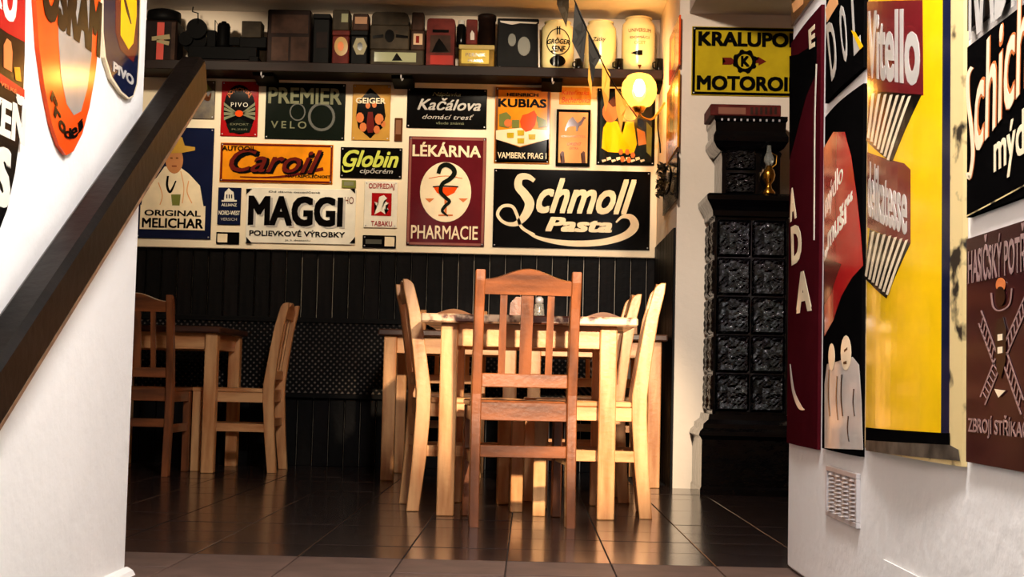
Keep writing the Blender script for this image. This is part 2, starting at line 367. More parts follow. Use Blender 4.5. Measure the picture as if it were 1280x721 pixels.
# ------------------------------------------------------------------ sign painter
SPLIT = dict(heads='painted_head', eyes='painted_eye', fruit='painted_fruit', jars='painted_jar', pots='painted_pot', flowers='painted_flower', buckles='buckle', rays='ray', scale_pans='scale_pan', little_figures='painted_figure', chipped_corners='chipped_corner', shirts='shirt', mouth_marks='face_mark', fan_stripes='fan_stripe', emblem_bars='emblem_bar', bars='bar')
class Painter:
    """local frame of a sign: x to the viewer's right, z up, front towards -y"""
    def __init__(s, root, kind, plane, off=0.0, surf=None, slices=None):
        s.root, s.kind, s.plane, s.surf, s.slices, s.off, s.k = root, kind, plane, surf, slices, off, 0; s.step = .0012 if kind == 'back' else .0005
        s.inv = (Matrix.Translation(root.location) @ root.rotation_euler.to_matrix().to_4x4()).inverted()
    def m(s, px, py):
        if s.kind == 'back': l = s.inv @ at(px, py, s.plane); return (l.x, l.z)
        sg = -1 if s.kind == 'right' else 1; d = s.off
        for _ in range(4 if s.surf else 1):            # meet the real bulging surface
            l = s.inv @ onx(px, py, s.plane + sg*d)
            if s.surf: d = s.off + s.surf(l.x, l.z)
        return (l.x, l.z)
    def _emit(s, name, bm, mt, lay):
        s.k += 1
        if s.slices:
            for x in s.slices:
                bmesh.ops.bisect_plane(bm, geom=bm.verts[:]+bm.edges[:]+bm.faces[:], plane_co=(x, 0, 0), plane_no=(1, 0, 0))
        base = s.off + lay*s.step
        for v in bm.verts:
            v.co.y = v.co.y - base - (s.surf(v.co.x, v.co.z) if s.surf else 0)
        return obj(name, bm, mt, s.root)
    def flat(s, name, polys, mt, lay=1):               # polys already local
        bm = B()
        for P in polys:
            a = sum(P[i][0]*P[(i+1) % len(P)][1]-P[(i+1) % len(P)][0]*P[i][1] for i in range(len(P)))
            if a < 0: P = P[::-1]
            A = [bm.verts.new((x, -s.step*.5, z)) for x, z in P]; D = [bm.verts.new((x, s.step*.5, z)) for x, z in P]
            bm.faces.new(A); n_ = len(P)
            for i in range(n_): bm.faces.new((A[(i+1) % n_], A[i], D[i], D[(i+1) % n_]))
        bmesh.ops.triangulate(bm, faces=[f for f in bm.faces if len(f.verts) > 4])
        return s._emit(name, bm, mt, lay)
    def poly(s, name, pts, mt, lay=1): return s.flat(name, [[s.m(*p) for p in pts]], mt, lay)
    def polys(s, name, PP, mt, lay=1):
        if name in SPLIT:
            for pts in PP: s.flat(SPLIT[name], [[s.m(*p) for p in pts]], mt, lay)
            return
        return s.flat(name, [[s.m(*p) for p in pts] for pts in PP], mt, lay)
    def rect(s, name, x0, y0, x1, y1, mt, lay=1):
        a, b = s.m(x0, y0), s.m(x1, y1); return s.flat(name, [[(a[0], a[1]), (b[0], a[1]), (b[0], b[1]), (a[0], b[1])]], mt, lay)
    def ell(s, name, cx, cy, rx, ry, mt, lay=1, n=24, a0=0, a1=2*PI):
        return s.poly(name, [(cx+rx*math.cos(a0+(a1-a0)*k/n), cy+ry*math.sin(a0+(a1-a0)*k/n)) for k in range(n)], mt, lay)
    def ring(s, name, cx, cy, rx, ry, wpx, mt, lay=1, n=24):
        PP = []
        for k in range(n):
            a, b = 2*PI*k/n, 2*PI*(k+1)/n
            PP.append([(cx+rx*math.cos(a), cy+ry*math.sin(a)), (cx+rx*math.cos(b), cy+ry*math.sin(b)), (cx+(rx-wpx)*math.cos(b), cy+(ry-wpx)*math.sin(b)), (cx+(rx-wpx)*math.cos(a), cy+(ry-wpx)*math.sin(a))])
        return s.polys(name, PP, mt, lay)
    def stroke(s, name, P, wd, mt, lay=1, n=6):        # px polyline with a width (px) per point
        Q = smooth_pts([(p[0], p[1], (wd[i] if isinstance(wd, (list, tuple)) else wd)) for i, p in enumerate(P)], n)
        PP = []; Lf = []; Rt = []
        for i, q in enumerate(Q):
            a = Q[max(i-1, 0)]; b = Q[min(i+1, len(Q)-1)]; d = Vector((b.x-a.x, b.y-a.y)).normalized()
            Lf.append((q.x-d.y*q.z/2, q.y+d.x*q.z/2)); Rt.append((q.x+d.y*q.z/2, q.y-d.x*q.z/2))
        for i in range(len(Q)-1): PP.append([Lf[i], Lf[i+1], Rt[i+1], Rt[i]])
        return s.polys(name, PP, mt, lay)
    def tq(s, body, q, mt, lay=2, bold=0.0, shear=0.0): return s.text(body, q[0][0], q[0][1], q[2][0], q[2][1], mt, lay, bold, shear, quadpx=q)
    def text(s, body, x0, y0, x1, y1, mt, lay=2, bold=0.0, shear=0.0, space=1.0, warp=None, name='lettering', rot=0, quadpx=None):
        cu = bpy.data.curves.new('t', 'FONT'); cu.body = body; cu.size = 1; cu.resolution_u = 3; cu.shear = shear; cu.space_character = space
        to = bpy.data.objects.new('t', cu); me = bpy.data.meshes.new_from_object(to)
        bm = B()
        for ci, (sx_, sy_) in enumerate(((-1, -.8), (-1, .8), (0, -.8), (0, .8), (1, -.8), (1, .8)) if bold else ((0, 0),)):
            n0 = len(bm.verts); bm.from_mesh(me); bm.verts.ensure_lookup_table()
            for v in bm.verts[n0:]: v.co.x += sx_*bold*.85; v.co.y += sy_*bold*.85; v.co.z = ci*.01
        for f in bm.faces: f.smooth = False
        bpy.data.objects.remove(to); bpy.data.curves.remove(cu); bpy.data.meshes.remove(me)
        xs = [v.co.x for v in bm.verts]; ys = [v.co.y for v in bm.verts]
        if not xs: return
        ax, bx_, ay, by = min(xs), max(xs), min(ys), max(ys)
        a, b = s.m(x0, y0), s.m(x1, y1)
        ext = bmesh.ops.extrude_face_region(bm, geom=bm.faces[:])
        for v in [g for g in ext['geom'] if isinstance(g, bmesh.types.BMVert)]: v.co.z -= 1
        Ql = [s.m(*q) for q in quadpx] if quadpx else None
        cx, cz = (a[0]+b[0])/2, (a[1]+b[1])/2
        for v in bm.verts:
            u = (v.co.x-ax)/(bx_-ax); t = (v.co.y-ay)/(by-ay); dy = -s.step*.5 - v.co.z*.008*(s.step/.0012) if v.co.z > -.5 else .0003
            if warp: u, t = warp(u, t)
            X = a[0]+(b[0]-a[0])*u; Z = b[1]+(a[1]-b[1])*t
            if quadpx:
                (ax0, az0), (ax1, az1), (bx1, bz1), (bx0, bz0) = Ql
                X = (ax0*(1-u)+ax1*u)*t + (bx0*(1-u)+bx1*u)*(1-t); Z = (az0*(1-u)+az1*u)*t + (bz0*(1-u)+bz1*u)*(1-t)
            if rot:
                dx, dz = X-cx, Z-cz; X = cx+dx*math.cos(rot)-dz*math.sin(rot); Z = cz+dx*math.sin(rot)+dz*math.cos(rot)
            v.co = (X, dy, Z)
        bmesh.ops.recalc_face_normals(bm, faces=bm.faces)
        return s._emit(name, bm, mt, lay)
def arch_warp(h=0.45):                                 # letters rise in the middle
    return lambda u, t: (u, t*(1-h) + h*math.sin(PI*u))
YB = 8.405                                             # face of the sign board
SCREW = {}
def rsig(x0, y0, x1, y1, label, m, name='enamel_sign', th=.008, rim=None, group=None, plane=YB, cat='sign', screws=True, tilt=0):
    cpt = at((x0+x1)/2, (y0+y1)/2, plane-th); k = (plane-th)/F; w_, h_ = (x1-x0)*k, (y1-y0)*k
    o = obj(name, bx(-w_/2, w_/2, 0, th, -h_/2, h_/2, bev=.002), m, None, (cpt.x, plane-th, cpt.z)); o.rotation_euler = (0, tilt, 0)
    tag(o, label, cat, group)
    p = Painter(o, 'back', plane-th); p.w, p.h = w_, h_
    if rim:
        r = .012*min(1, h_/.3) + .002; a, b = w_/2-.004, h_/2-.004
        p.flat('border', [[(-a, b), (a, b), (a, b-r), (-a, b-r)], [(-a, -b), (a, -b), (a, -b+r), (-a, -b+r)], [(-a, b), (-a+r, b), (-a+r, -b), (-a, -b)], [(a-r, b), (a, b), (a, -b), (a-r, -b)]], rim, 1)
    if screws and w_ > .15:
        for sx in (-1, 1):
            for sz in (-1, 1):
                if 'm' not in SCREW: b_ = B(); lathe_y(b_, 0, 0, .0045, .004); SCREW['m'] = obj('screw', b_, steel, o, (sx*(w_/2-.012), 0, sz*(h_/2-.012))).data
                else: ref(SCREW['m'], 'screw', o, (sx*(w_/2-.012), 0, sz*(h_/2-.012)))
    return p
def lathe_y(bm, x, z, r, d, n=8):
    A = [bm.verts.new((x+r*math.cos(2*PI*k/n), 0, z+r*math.sin(2*PI*k/n))) for k in range(n)]
    D = [bm.verts.new((x+r*.7*math.cos(2*PI*k/n), -d, z+r*.7*math.sin(2*PI*k/n))) for k in range(n)]
    bm.faces.new(D)
    for k in range(n): bm.faces.new((A[k], A[(k+1) % n], D[(k+1) % n], D[k]))

# the sign board
bl_, br_ = -2.75, at(822, 215, YB+.01).x; zt = at(560, 96, YB).z; zb = at(560, 317, YB).z
sb = obj('sign_board', bx(bl_, br_, -.0175, .0175, -(zt-zb)/2, (zt-zb)/2, bev=.004), board_m, None, (0, YB+.018, (zt+zb)/2))
tag(sb, 'long cream board on the back wall carrying all the small enamel signs', 'board')

G = 'enamel signs on the cream board'
# --- Melichar
p = rsig(172, 158, 266, 299, 'tall navy sign with painted man in straw hat, left end of board', navy, group=G)
p.poly('painted_body', [(176, 262), (180, 235), (196, 222), (206, 208), (224, 208), (236, 217), (250, 232), (255, 262)], cream, 1)
p.ell('painted_face', 218, 200, 11, 17, skin, 2)
p.poly('painted_hat', [(194, 190), (199, 184), (207, 183), (209, 172), (219, 168), (228, 172), (231, 182), (244, 184), (244, 188), (228, 191), (210, 192)], hatm, 3)
p.stroke('painted_tie', [(210, 220), (209, 232), (213, 240), (220, 226)], [2.5, 3, 3, 1.5], black, 2)
p.polys('eyes', [[(213, 197), (216, 197), (216, 198.3), (213, 198.3)], [(220, 197), (223, 197), (223, 198.3), (220, 198.3)]], brownp, 3); p.rect('mouth', 215, 207, 221, 208.3, dred, 3)
p.stroke('fold_line', [(198, 228), (203, 244), (200, 256)], 1.2, peach, 2); p.stroke('fold_line', [(236, 226), (234, 240), (240, 254)], 1.2, peach, 2); p.stroke('fold_line', [(226, 214), (230, 234), (228, 254)], 1.0, peach, 2)
p.poly('painted_glass', [(214, 243), (226, 243), (224, 262), (216, 262)], sage, 3)
p.rect('caption_band', 176, 256, 256, 288, cream, 4)
p.text('ORIGINAL', 181, 262, 251, 271, black, 5, bold=.03); p.text('MELICHAR', 178, 272, 254, 286, black, 5, bold=.035)
# --- brown picture, half behind the handrail
p = rsig(222, 100, 269, 149, 'small brown landscape sign half hidden behind top of the handrail', picdark, group=G)
p.stroke('painted_bird', [(246, 112), (254, 118), (260, 124), (264, 116)], [5, 6, 5, 1], brownp, 1)
p.poly('painted_leaves', [(250, 106), (258, 104), (265, 112), (256, 116)], sage, 2)
# --- red beer sign
p = rsig(276, 101, 323, 171, 'small red sign with black oval and green rays', red, group=G)
p.ell('oval', 299.5, 137, 20, 31, black, 1)
for sgn in (-1, 1):
    p.polys('rays', [[(299.5+sgn*3, 141+d*.3), (299.5+sgn*19.5, 134+d*6.2), (299.5+sgn*19.5, 138+d*6.2), (299.5+sgn*3, 143+d*.3)] for d in (-1, 0, 1, 2)], greyg, 2)
p.text('DOMOVSKÉ', 284, 108, 315, 124, salmon, 2, bold=.03, warp=lambda u, t: (.5+(.5-.12*(1-t))*math.sin((u-.5)*PI*.95), t*.35+.62*math.cos((u-.5)*PI*.95)))
p.text('PIVO', 289, 128, 310, 134, white, 3, space=1.3)
p.ell('emblem', 299, 142, 5, 4, vermil, 3)
p.poly('lower_shield', [(283, 156), (299, 148), (316, 156), (312, 166), (287, 166)], dgreen, 2)
p.text('EXPORT', 288, 154, 311, 157, greyg, 3); p.text('PLZEŇ', 290, 160, 309, 163, greyg, 3)
# --- Premier Velo
p = rsig(331, 103, 432, 175, 'very dark green sign with faded grey bicycle lettering', dgreen, group=G)
p.text('PREMIER', 336, 109, 427, 131, greyg, 2, bold=.03, warp=lambda u, t: (u, t if t > .3 else t-.0))
p.text('VELO', 339, 151, 383, 161, greyg, 2, bold=.015, space=1.5)
p.ring('wheel', 402, 146, 17, 18, 3.2, mat('dim grey paint', (70, 68, 56), .5), 1); p.ring('wheel', 372, 140, 10, 11, 1.5, M['dim grey paint'], 1)
# --- Geiger
p = rsig(440, 105, 488, 176, 'small ochre sign with black vase shape and red fruit', en('ochre enamel', (198, 148, 66)), group=G)
p.poly('dark_shape', [(463, 110), (472, 118), (480, 128), (482, 145), (478, 160), (468, 168), (463, 173), (457, 168), (448, 160), (445, 145), (447, 128), (456, 118)], black, 1)
p.polys('fruit', [[(cx+r*math.cos(a*PI/5), cy+r*1.3*math.sin(a*PI/5)) for a in range(10)] for cx, cy, r in ((450, 147, 5), (454, 159, 4.5), (474, 149, 5.5), (479, 155, 3), (471, 162, 4), (460, 132, 3), (468, 131, 3))], salmon, 2)
p.poly('bottle', [(460, 140), (466, 140), (468, 158), (466, 166), (460, 166), (458, 158)], dred, 3)
p.text('GEIGER', 445, 122, 482, 130, cream, 3, bold=.03)
# --- little plaques
p = rsig(493, 147, 503, 177, 'tiny upright dark brown plaque beside the ochre fruit sign', brownp, 'enamel_plaque', group=G, screws=False); p.rect('label', 495, 150, 501, 168, en('dusty brown', (140, 96, 70)), 1)
p = rsig(427, 225, 445, 235, 'tiny greenish plaque just under the green script sign', sage, 'enamel_plaque', group=G, screws=False); p.rect('label', 430, 227, 442, 232, greyg, 1)
p = rsig(270, 290, 299, 305, 'tiny black plaque with cream left half, under small blue sign', black, 'enamel_plaque', group=G); p.rect('pale_half', 272, 292, 284, 303, cream, 1)
p = rsig(453, 294, 495, 310, 'tiny black plaque with cream right end, under red lion sign', black, 'enamel_plaque', group=G); p.rect('pale_half', 481, 296, 493, 308, cream, 1); p.rect('smudge', 457, 299, 477, 305, M['dim grey paint'], 1)
# --- Kacalova
p = rsig(508, 110, 609, 161, 'black sign with faded silver script, above the maroon pharmacy sign', black, group=G)
p.text('Náplavka', 541, 115, 576, 122, greyg, 2, shear=.3); p.text('Kačálova', 522, 122, 601, 139, silver, 2, bold=.02, shear=.35)
p.text('domácí tresť', 528, 142, 592, 150, silver, 2, shear=.3); p.text('všude známá', 545, 152, 580, 156, greyg, 2)
# --- Lekarna
p = rsig(509, 170, 607, 308, 'tall maroon pharmacy sign with snake and bowl in white oval', maroon, rim=en('rose rim', (150, 90, 80)), group=G)
p.text('LÉKÁRNA', 516, 177, 601, 197, cream, 2, bold=.03); p.text('PHARMACIE', 514, 281, 597, 300, cream, 2, bold=.015)
p.ell('white_oval', 557, 240, 32, 37.5, cream, 1, n=36)
p.poly('bowl', [(542, 234), (572, 234), (568, 241), (560, 245), (554, 245), (546, 241)], vermil, 2)
p.stroke('bowl_rim', [(541, 233.5), (557, 232.5), (573, 233.5)], 1.6, blackm, 3)
p.polys('foot', [[(555.5, 245), (558.5, 245), (558.5, 268), (555.5, 268)], [(548, 268), (566, 268), (566, 270), (548, 270)]], salmon, 2)
p.stroke('snake', [(548, 217), (551, 209), (558, 206), (566, 210), (568, 217), (562, 224), (553, 230), (551, 240), (557, 247), (562, 252), (556, 258), (553, 264), (560, 270)], [5, 5.5, 6, 6, 6, 5.5, 5, 5, 4.5, 4, 4, 3.5, 1.5], dgreen, 4, n=4)
p.stroke('scale_beam', [(536, 223), (557, 220), (578, 223)], 1, salmon, 2); p.polys('scale_pans', [[(531, 248), (543, 248), (537, 253)], [(573, 248), (585, 248), (579, 253)]], salmon, 2)
# --- Kubias
p = rsig(618, 108, 688, 205, 'orange sign with fruit, cheese and black lower band', orange, rim=en('brown rim', (120, 70, 40)), group=G)
p.text('HEINRICH', 634, 116, 673, 121, black, 2, bold=.03); p.text('KUBIAS', 623, 123, 683, 135, black, 2, bold=.04)
p.poly('black_band', [(620, 174), (650, 184), (686, 174), (686, 203), (620, 203)], black, 1)
p.poly('table_slab', [(620, 163), (650, 160), (686, 163), (686, 174), (650, 183), (620, 174)], cream, 2)
p.poly('pear', [(652, 160), (650, 152), (653, 144), (660, 142), (668, 138), (671, 144), (669, 156), (664, 163), (657, 165)], vermil, 3)
p.polys('jars', [[(624, 143), (633, 140), (639, 146), (636, 160), (624, 158)], [(640, 150), (649, 150), (649, 160), (640, 160)], [(670, 144), (682, 150), (684, 158), (673, 160)]], sage, 3)
p.polys('pots', [[(cx-4.5, cy-3), (cx+4.5, cy-3), (cx+4, cy+3.5), (cx-4, cy+3.5)] for cx, cy in ((638, 169), (651, 166), (651, 176), (665, 171))], olive, 4)
p.ell('apple', 635, 154, 5, 5, salmon, 4, n=12)
p.text('VAMBERK PRAG I', 622, 190, 683, 199, cream, 2, bold=.02)
# --- red script paper
p = rsig(699, 109, 739, 131, 'little orange paper with red handwriting above camel picture', en('orange paper', (246, 170, 60), rough=.6, coat=.1), 'paper_note', th=.003, group=G, screws=False, cat='note')
p.text('Kateřinská', 702, 112, 737, 119, vermil, 2, shear=.3); p.text('Becherovka', 702, 121, 737, 129, vermil, 2, shear=.3)
# --- camel frame
p = rsig(695, 136, 738, 208, 'black framed peach picture of a standing camel', blackm, 'framed_picture', th=.016, group=G, cat='picture', screws=False)
p.rect('print', 699, 140, 734, 204, peach, 1)
p.poly('camel', [(706, 163), (708, 156), (711, 150), (716, 146), (719, 150), (722, 154), (726, 151), (729, 146), (733, 147), (730, 150), (727, 156), (723, 159), (722, 164), (720, 164), (720, 158), (713, 158), (709, 160), (708, 164)], brownp, 2)
p.text('CIGARETTES', 702, 169, 732, 172, salmon, 2); p.text('ORIENT', 709, 178, 727, 182, vermil, 2, shear=.3); p.text('EXTRA', 712, 184, 723, 187, vermil, 2)
p.polys('little_figures', [[(x, 204), (x+1, 196), (x-1, 192), (x+2, 189), (x+4, 190), (x+4, 196), (x+5, 204)] for x in (701, 727)], brownp, 2)
# --- picture behind lamp
p = rsig(746, 110, 819, 207, 'dark sign of bright yellow robed couple behind the glowing lamp', dgreen, rim=blackm, group=G)
p.poly('robe', [(752, 185), (754, 160), (760, 150), (772, 152), (778, 168), (782, 152), (792, 152), (796, 180), (792, 192), (760, 190)], yellow, 1)
p.ell('face', 763, 140, 10, 13, salmon, 2); p.ell('face', 788, 138, 11, 13, salmon, 2)
p.poly('arm', [(796, 160), (806, 165), (808, 180), (798, 182)], skin, 1)
p.poly('hair', [(760, 128), (768, 120), (772, 132), (766, 134)], brownp, 3)
p.polys('flowers', [[(cx+3*math.cos(a*PI/3), cy+4*math.sin(a*PI/3)) for a in range(6)] for cx, cy in ((776, 190), (784, 190), (791, 194), (778, 199), (786, 200))], salmon, 3)
p.poly('leaf', [(808, 152), (815, 160), (814, 196), (808, 190)], sage, 1)
p.polys('script', [[(752+k*6, 200-(k % 2)*3), (757+k*6, 199-(k % 2)*3), (758+k*6, 201-(k % 2)*2), (753+k*6, 203-(k % 2)*2)] for k in range(9)], cream, 2)
# --- Caroil
p = rsig(274, 179, 417, 229, 'wide orange sign with sloping dark red script', orange, rim=dred, group=G)
p.text('AUTOOIL', 278, 182, 320, 189, black, 4, bold=.03)
p.text('Caroil', 289, 187, 404, 219, blackm, 2, bold=.05, shear=.4); p.text('Caroil', 287, 185, 402, 217, dred, 3, bold=.012, shear=.4)
p.stroke('underline', [(300, 221), (350, 221), (404, 211)], [1, 2.5, 4], dred, 2); p.text('NAFTASPOLEČNOST', 357, 217, 413, 223, black, 2, bold=.03)
# --- Globin
p = rsig(425, 184, 503, 223, 'small black sign with yellow-green script', black, group=G)
p.text('Globin', 429, 187, 498, 210, lime, 2, bold=.03, shear=.35); p.text('cipőcrém', 450, 210, 491, 219, silver, 2, bold=.01, shear=.2)
p.stroke('swash', [(428, 207), (430, 214), (440, 212), (444, 200)], [1, 2.5, 2, 1], lime, 2)
# --- Allianz
p = rsig(272, 234, 301, 281, 'small navy blue sign with white emblem, left of the big white one', navy, group=G, screws=False)
p.polys('emblem', [[(280, 250), (281, 240), (284, 238), (286, 235), (289, 238), (292, 240), (293, 250)], [(277, 250), (296, 250), (296, 252), (277, 252)]], white, 1)
p.polys('emblem_bars', [[(283+k*3, 243), (284.4+k*3, 243), (284.4+k*3, 248), (283+k*3, 248)] for k in range(3)], navy, 2)
p.text('ALLIANZ', 277, 254, 296, 258, white, 2, bold=.02); p.text('NORD-WEST', 273.5, 263, 300, 269, white, 2, bold=.02); p.text('VERSICH', 276, 272, 296, 276, silver, 2)
# --- Maggi
p = rsig(307, 235, 445, 305, 'wide white sign with huge black outlined letters', white, group=G)
p.text('Od dávna osvedčené', 336, 238, 400, 242, black, 2)
p.text('MAGGI', 313, 245, 430, 285, silver, 2, bold=.045, warp=lambda u, t: (u+.008, t-.03)); p.text('MAGGI', 311, 244, 428, 284, black, 3, bold=.05)
p.text('HO', 431, 246, 442, 255, dred, 2); p.text('POLIEVKOVÉ VÝROBKY', 312, 286, 431, 297, black, 2, bold=.025); p.text('Ja k dostaniu', 356, 299, 388, 302, black, 2)
p.polys('chipped_corners', [[(308, 236), (315, 236), (308, 243)], [(308, 304), (308, 296), (315, 304)], [(444, 304), (444, 296), (437, 304)], [(444, 236), (444, 242), (438, 236)]], blackm, 3)
# --- Odpredaj
p = rsig(455, 226, 497, 285, 'small white sign with red lion square', white, group=G)
p.text('ODPREDAJ', 461, 229, 493, 238, red, 2, bold=.01); p.text('TABAKU', 464, 276, 490, 283, red, 2, bold=.01)
p.rect('red_square', 465, 241, 489, 270, red, 1)
p.poly('lion', [(468, 268), (471, 258), (468, 252), (473, 254), (474, 246), (480, 244), (484, 248), (480, 251), (486, 254), (482, 257), (486, 262), (480, 261), (482, 268), (476, 264)], white, 2)
# --- Schmoll
p = rsig(616, 212, 813, 311, 'largest black sign with cream script and long swash, right end of board', black, group=G)
p.text('chmoll', 671, 222, 795, 269, cream, 2, bold=.03, shear=.42)
p.stroke('big_initial', [(668, 226), (660, 221), (650, 222), (648, 233), (656, 243), (662, 255), (656, 270), (644, 280), (630, 278), (622, 268), (628, 258), (640, 258), (646, 268), (652, 284), (668, 294)], [5, 7, 9, 10, 11, 12, 10, 6, 4, 4, 4, 4, 4, 4, 4], cream, 3, n=5)
p.stroke('swash', [(652, 284), (672, 297), (710, 304), (750, 303), (780, 295), (793, 283), (789, 272), (778, 271), (770, 278)], [2, 4, 7, 8, 9, 11, 8, 4, 2], cream, 2, n=5)
p.text('Pasta', 682, 271, 765, 291, cream, 3, bold=.05, shear=.25)
# --- Kralupol on the white wall right
p = rsig(864, 33, 1003, 121, 'olive yellow motor oil sign above the black stove', olive, plane=YF, rim=black)
p.text('KRALUPOL', 873, 39, 999, 60, black, 2, bold=.05); p.text('MOTOROIL', 871, 94, 998, 115, black, 2, bold=.05)
p.poly('arrow', [(903, 72), (914, 72), (917, 75), (948, 75), (948, 71), (958, 77), (948, 82), (948, 79), (917, 79), (914, 81), (903, 81), (907, 76.5)], dred, 1)
gear = []
for k in range(32): 
    a = 2*PI*k/32; r = 15.5 if (k//2) % 2 else 13
    gear.append((931+r*math.cos(a), 77+r*math.sin(a)))
p.poly('gear', gear, black, 2); p.ell('gear_hub', 931, 77, 9, 9, olive, 3, n=20); p.text('K', 926, 70, 937, 84, black, 4, bold=.06)

# ------------------------------------------------------------------ signs on the oblique walls
def wall_sign(kind, outline, label, m, bulge=0.0, th=.01, name='enamel_sign', plane=None, group=None, rot=0):
    X = plane if plane is not None else (XR if kind == 'right' else XL)
    ang = -PI/2 if kind == 'right' else PI/2; sg = -1 if kind == 'right' else 1
    W = [onx(px, py, X + sg*th) for px, py in outline]; W = [Vector((X, q.y, q.z)) for q in W]
    ys = [q.y for q in W]; zs_ = [q.z for q in W]; c_ = Vector((X, (min(ys)+max(ys))/2, (min(zs_)+max(zs_))/2)); w_ = max(ys)-min(ys)
    e = bpy.data.objects.new('tmp', None); e.location = c_; e.rotation_euler = (0, 0, ang)
    inv = (Matrix.Translation(c_) @ e.rotation_euler.to_matrix().to_4x4()).inverted(); bpy.data.objects.remove(e)
    P = [((inv @ q).x, (inv @ q).z) for q in W]
    surf = (lambda x, z: bulge*max(0, math.cos(PI*x/w_))) if bulge else None
    sl = [-w_/2 + w_*k/14 for k in range(1, 14)] if bulge else None
    bm = B()
    prism(bm, P, 'y', -th, -.001)
    if sl:
        bmesh.ops.triangulate(bm, faces=bm.faces)
        for x in sl: bmesh.ops.bisect_plane(bm, geom=bm.verts[:]+bm.edges[:]+bm.faces[:], plane_co=(x, 0, 0), plane_no=(1, 0, 0))
        for v in bm.verts:
            if v.co.y < -th*.6: v.co.y -= surf(v.co.x, v.co.z)
    o = obj(name, bm, m, None, c_); o.rotation_euler = (0, 0, ang); tag(o, label, 'sign', group)
    p = Painter(o, kind, X, off=th, surf=surf, slices=sl); p.P = P; p.w = w_
    return p
def quad(xl, xr, xref, yt, yb, X):                     # a level rectangle on an oblique wall
    zt_, zb_ = onx(xref, yt, X).z, onx(xref, yb, X).z; yl, yr2 = onx(xl, 400, X).y, onx(xr, 400, X).y
    def back(y, z):                                    # world -> px
        v = W2C @ Vector((X, y, z-EYE)); return (640 + F*v.x/-v.z, 360.5 - F*v.y/-v.z)
    return [back(yl, zt_), back(yr2, zt_), back(yr2, zb_), back(yl, zb_)]
GW = 'enamel signs on the right wall'
# column one: maroon, vertical letters
p = wall_sign('right', quad(985, 1023, 1000, 40, 557, XR), 'tall dark maroon sign at far edge of right wall, vertical cream capitals', en('dark maroon enamel', (60, 12, 18), spec=.0), .004, group=GW)
for ch, q in (('E', [(1011, 38), (1019, 30), (1019, 58), (1012, 62)]), ('A', [(987, 238), (994, 232), (996, 272), (988, 278)]), ('D', [(989, 284), (1001, 278), (1003, 325), (990, 332)]), ('A', [(995, 342), (1013, 336), (1015, 388), (996, 392)])): p.tq(ch, q, cream, 2, bold=.05)
p.poly('black_top', [(987, 70), (998, 68), (1010, 60), (1021, 45), (1021, 90), (1008, 120), (995, 170), (987, 200)], mblack, 1)
p.stroke('crescent', [(988, 455), (992, 488), (1000, 508), (1006, 512)], [1, 3, 5, 1], silver, 2)
p.stroke('white_line', [(1021, 80), (1019, 150), (1018, 300)], 1.5, white, 2)
p = wall_sign('right', quad(985, 1023, 1000, -90, 18, XR), 'black and tan sign above the maroon one, top far corner of right wall', brownp, group=GW)
p.poly('tan_patch', [(990, 5), (1004, -10), (1004, 5), (992, 16)], peach, 1)
# column two
p = wall_sign('right', quad(1029, 1077, 1050, -100, 112, XR), 'black sign with outlined grey capitals, top second column of right wall', mblack, .005, group=GW)
p.poly('tan_patch', [(1032, 12), (1045, -20), (1048, 5), (1034, 28)], peach, 1)
for ch, q in (('D', [(1033, 32), (1042, 22), (1048, 88), (1040, 102)]), ('O', [(1048, 12), (1056, 2), (1061, 72), (1055, 82)]), ('L', [(1063, -30), (1070, -38), (1077, 60), (1068, 70)])): p.tq(ch, q, silver, 2, bold=.02)
p.poly('yellow_ray', [(1065, 38), (1070, 40), (1080, 58), (1076, 62)], yellow, 4)
p = wall_sign('right', quad(1029, 1077, 1050, 130, 565, XR), 'red and black soap sign with white shirted figures at its foot', mblack, .008, group=GW)
p.poly('red_field', [(1030, 185), (1042, 165), (1056, 165), (1064, 195), (1071, 245), (1076, 290), (1079, 332), (1066, 346), (1052, 370), (1042, 400), (1031, 420)], red, 1)
p.polys('soft_shade', [[(1030, 320), (1052, 330), (1040, 365), (1031, 380)]], dred, 2)
p.tq('mýdlo', [(1032, 240), (1054, 200), (1054, 232), (1032, 284)], white, 2); p.tq('„muší“', [(1031, 290), (1066, 238), (1066, 274), (1031, 327)], white, 2, bold=.03)
p.poly('shirts', [(1031, 480), (1034, 455), (1040, 460), (1046, 452), (1056, 460), (1066, 446), (1074, 456), (1077, 500), (1079, 562), (1031, 560)], silver, 1)
p.polys('heads', [[(cx+rx*math.cos(a*PI/8), cy+ry*math.sin(a*PI/8)) for a in range(16)] for cx, cy, rx, ry in ((1040, 446, 4, 17), (1058, 441, 6.5, 22))], cream, 2)
for x, y0, y1 in ((1037, 462, 520), (1047, 470, 525), (1053, 468, 520), (1068, 486, 520), (1061, 520, 552)): p.stroke('fold_line', [(x, y0), (x-1, (y0+y1)/2), (x+1, y1)], 1.2, black, 3)
p.polys('mouth_marks', [[(1056, 437), (1060, 434), (1060, 437), (1056, 440)], [(1055, 452), (1059, 451), (1059, 455), (1055, 455)]], black, 3)
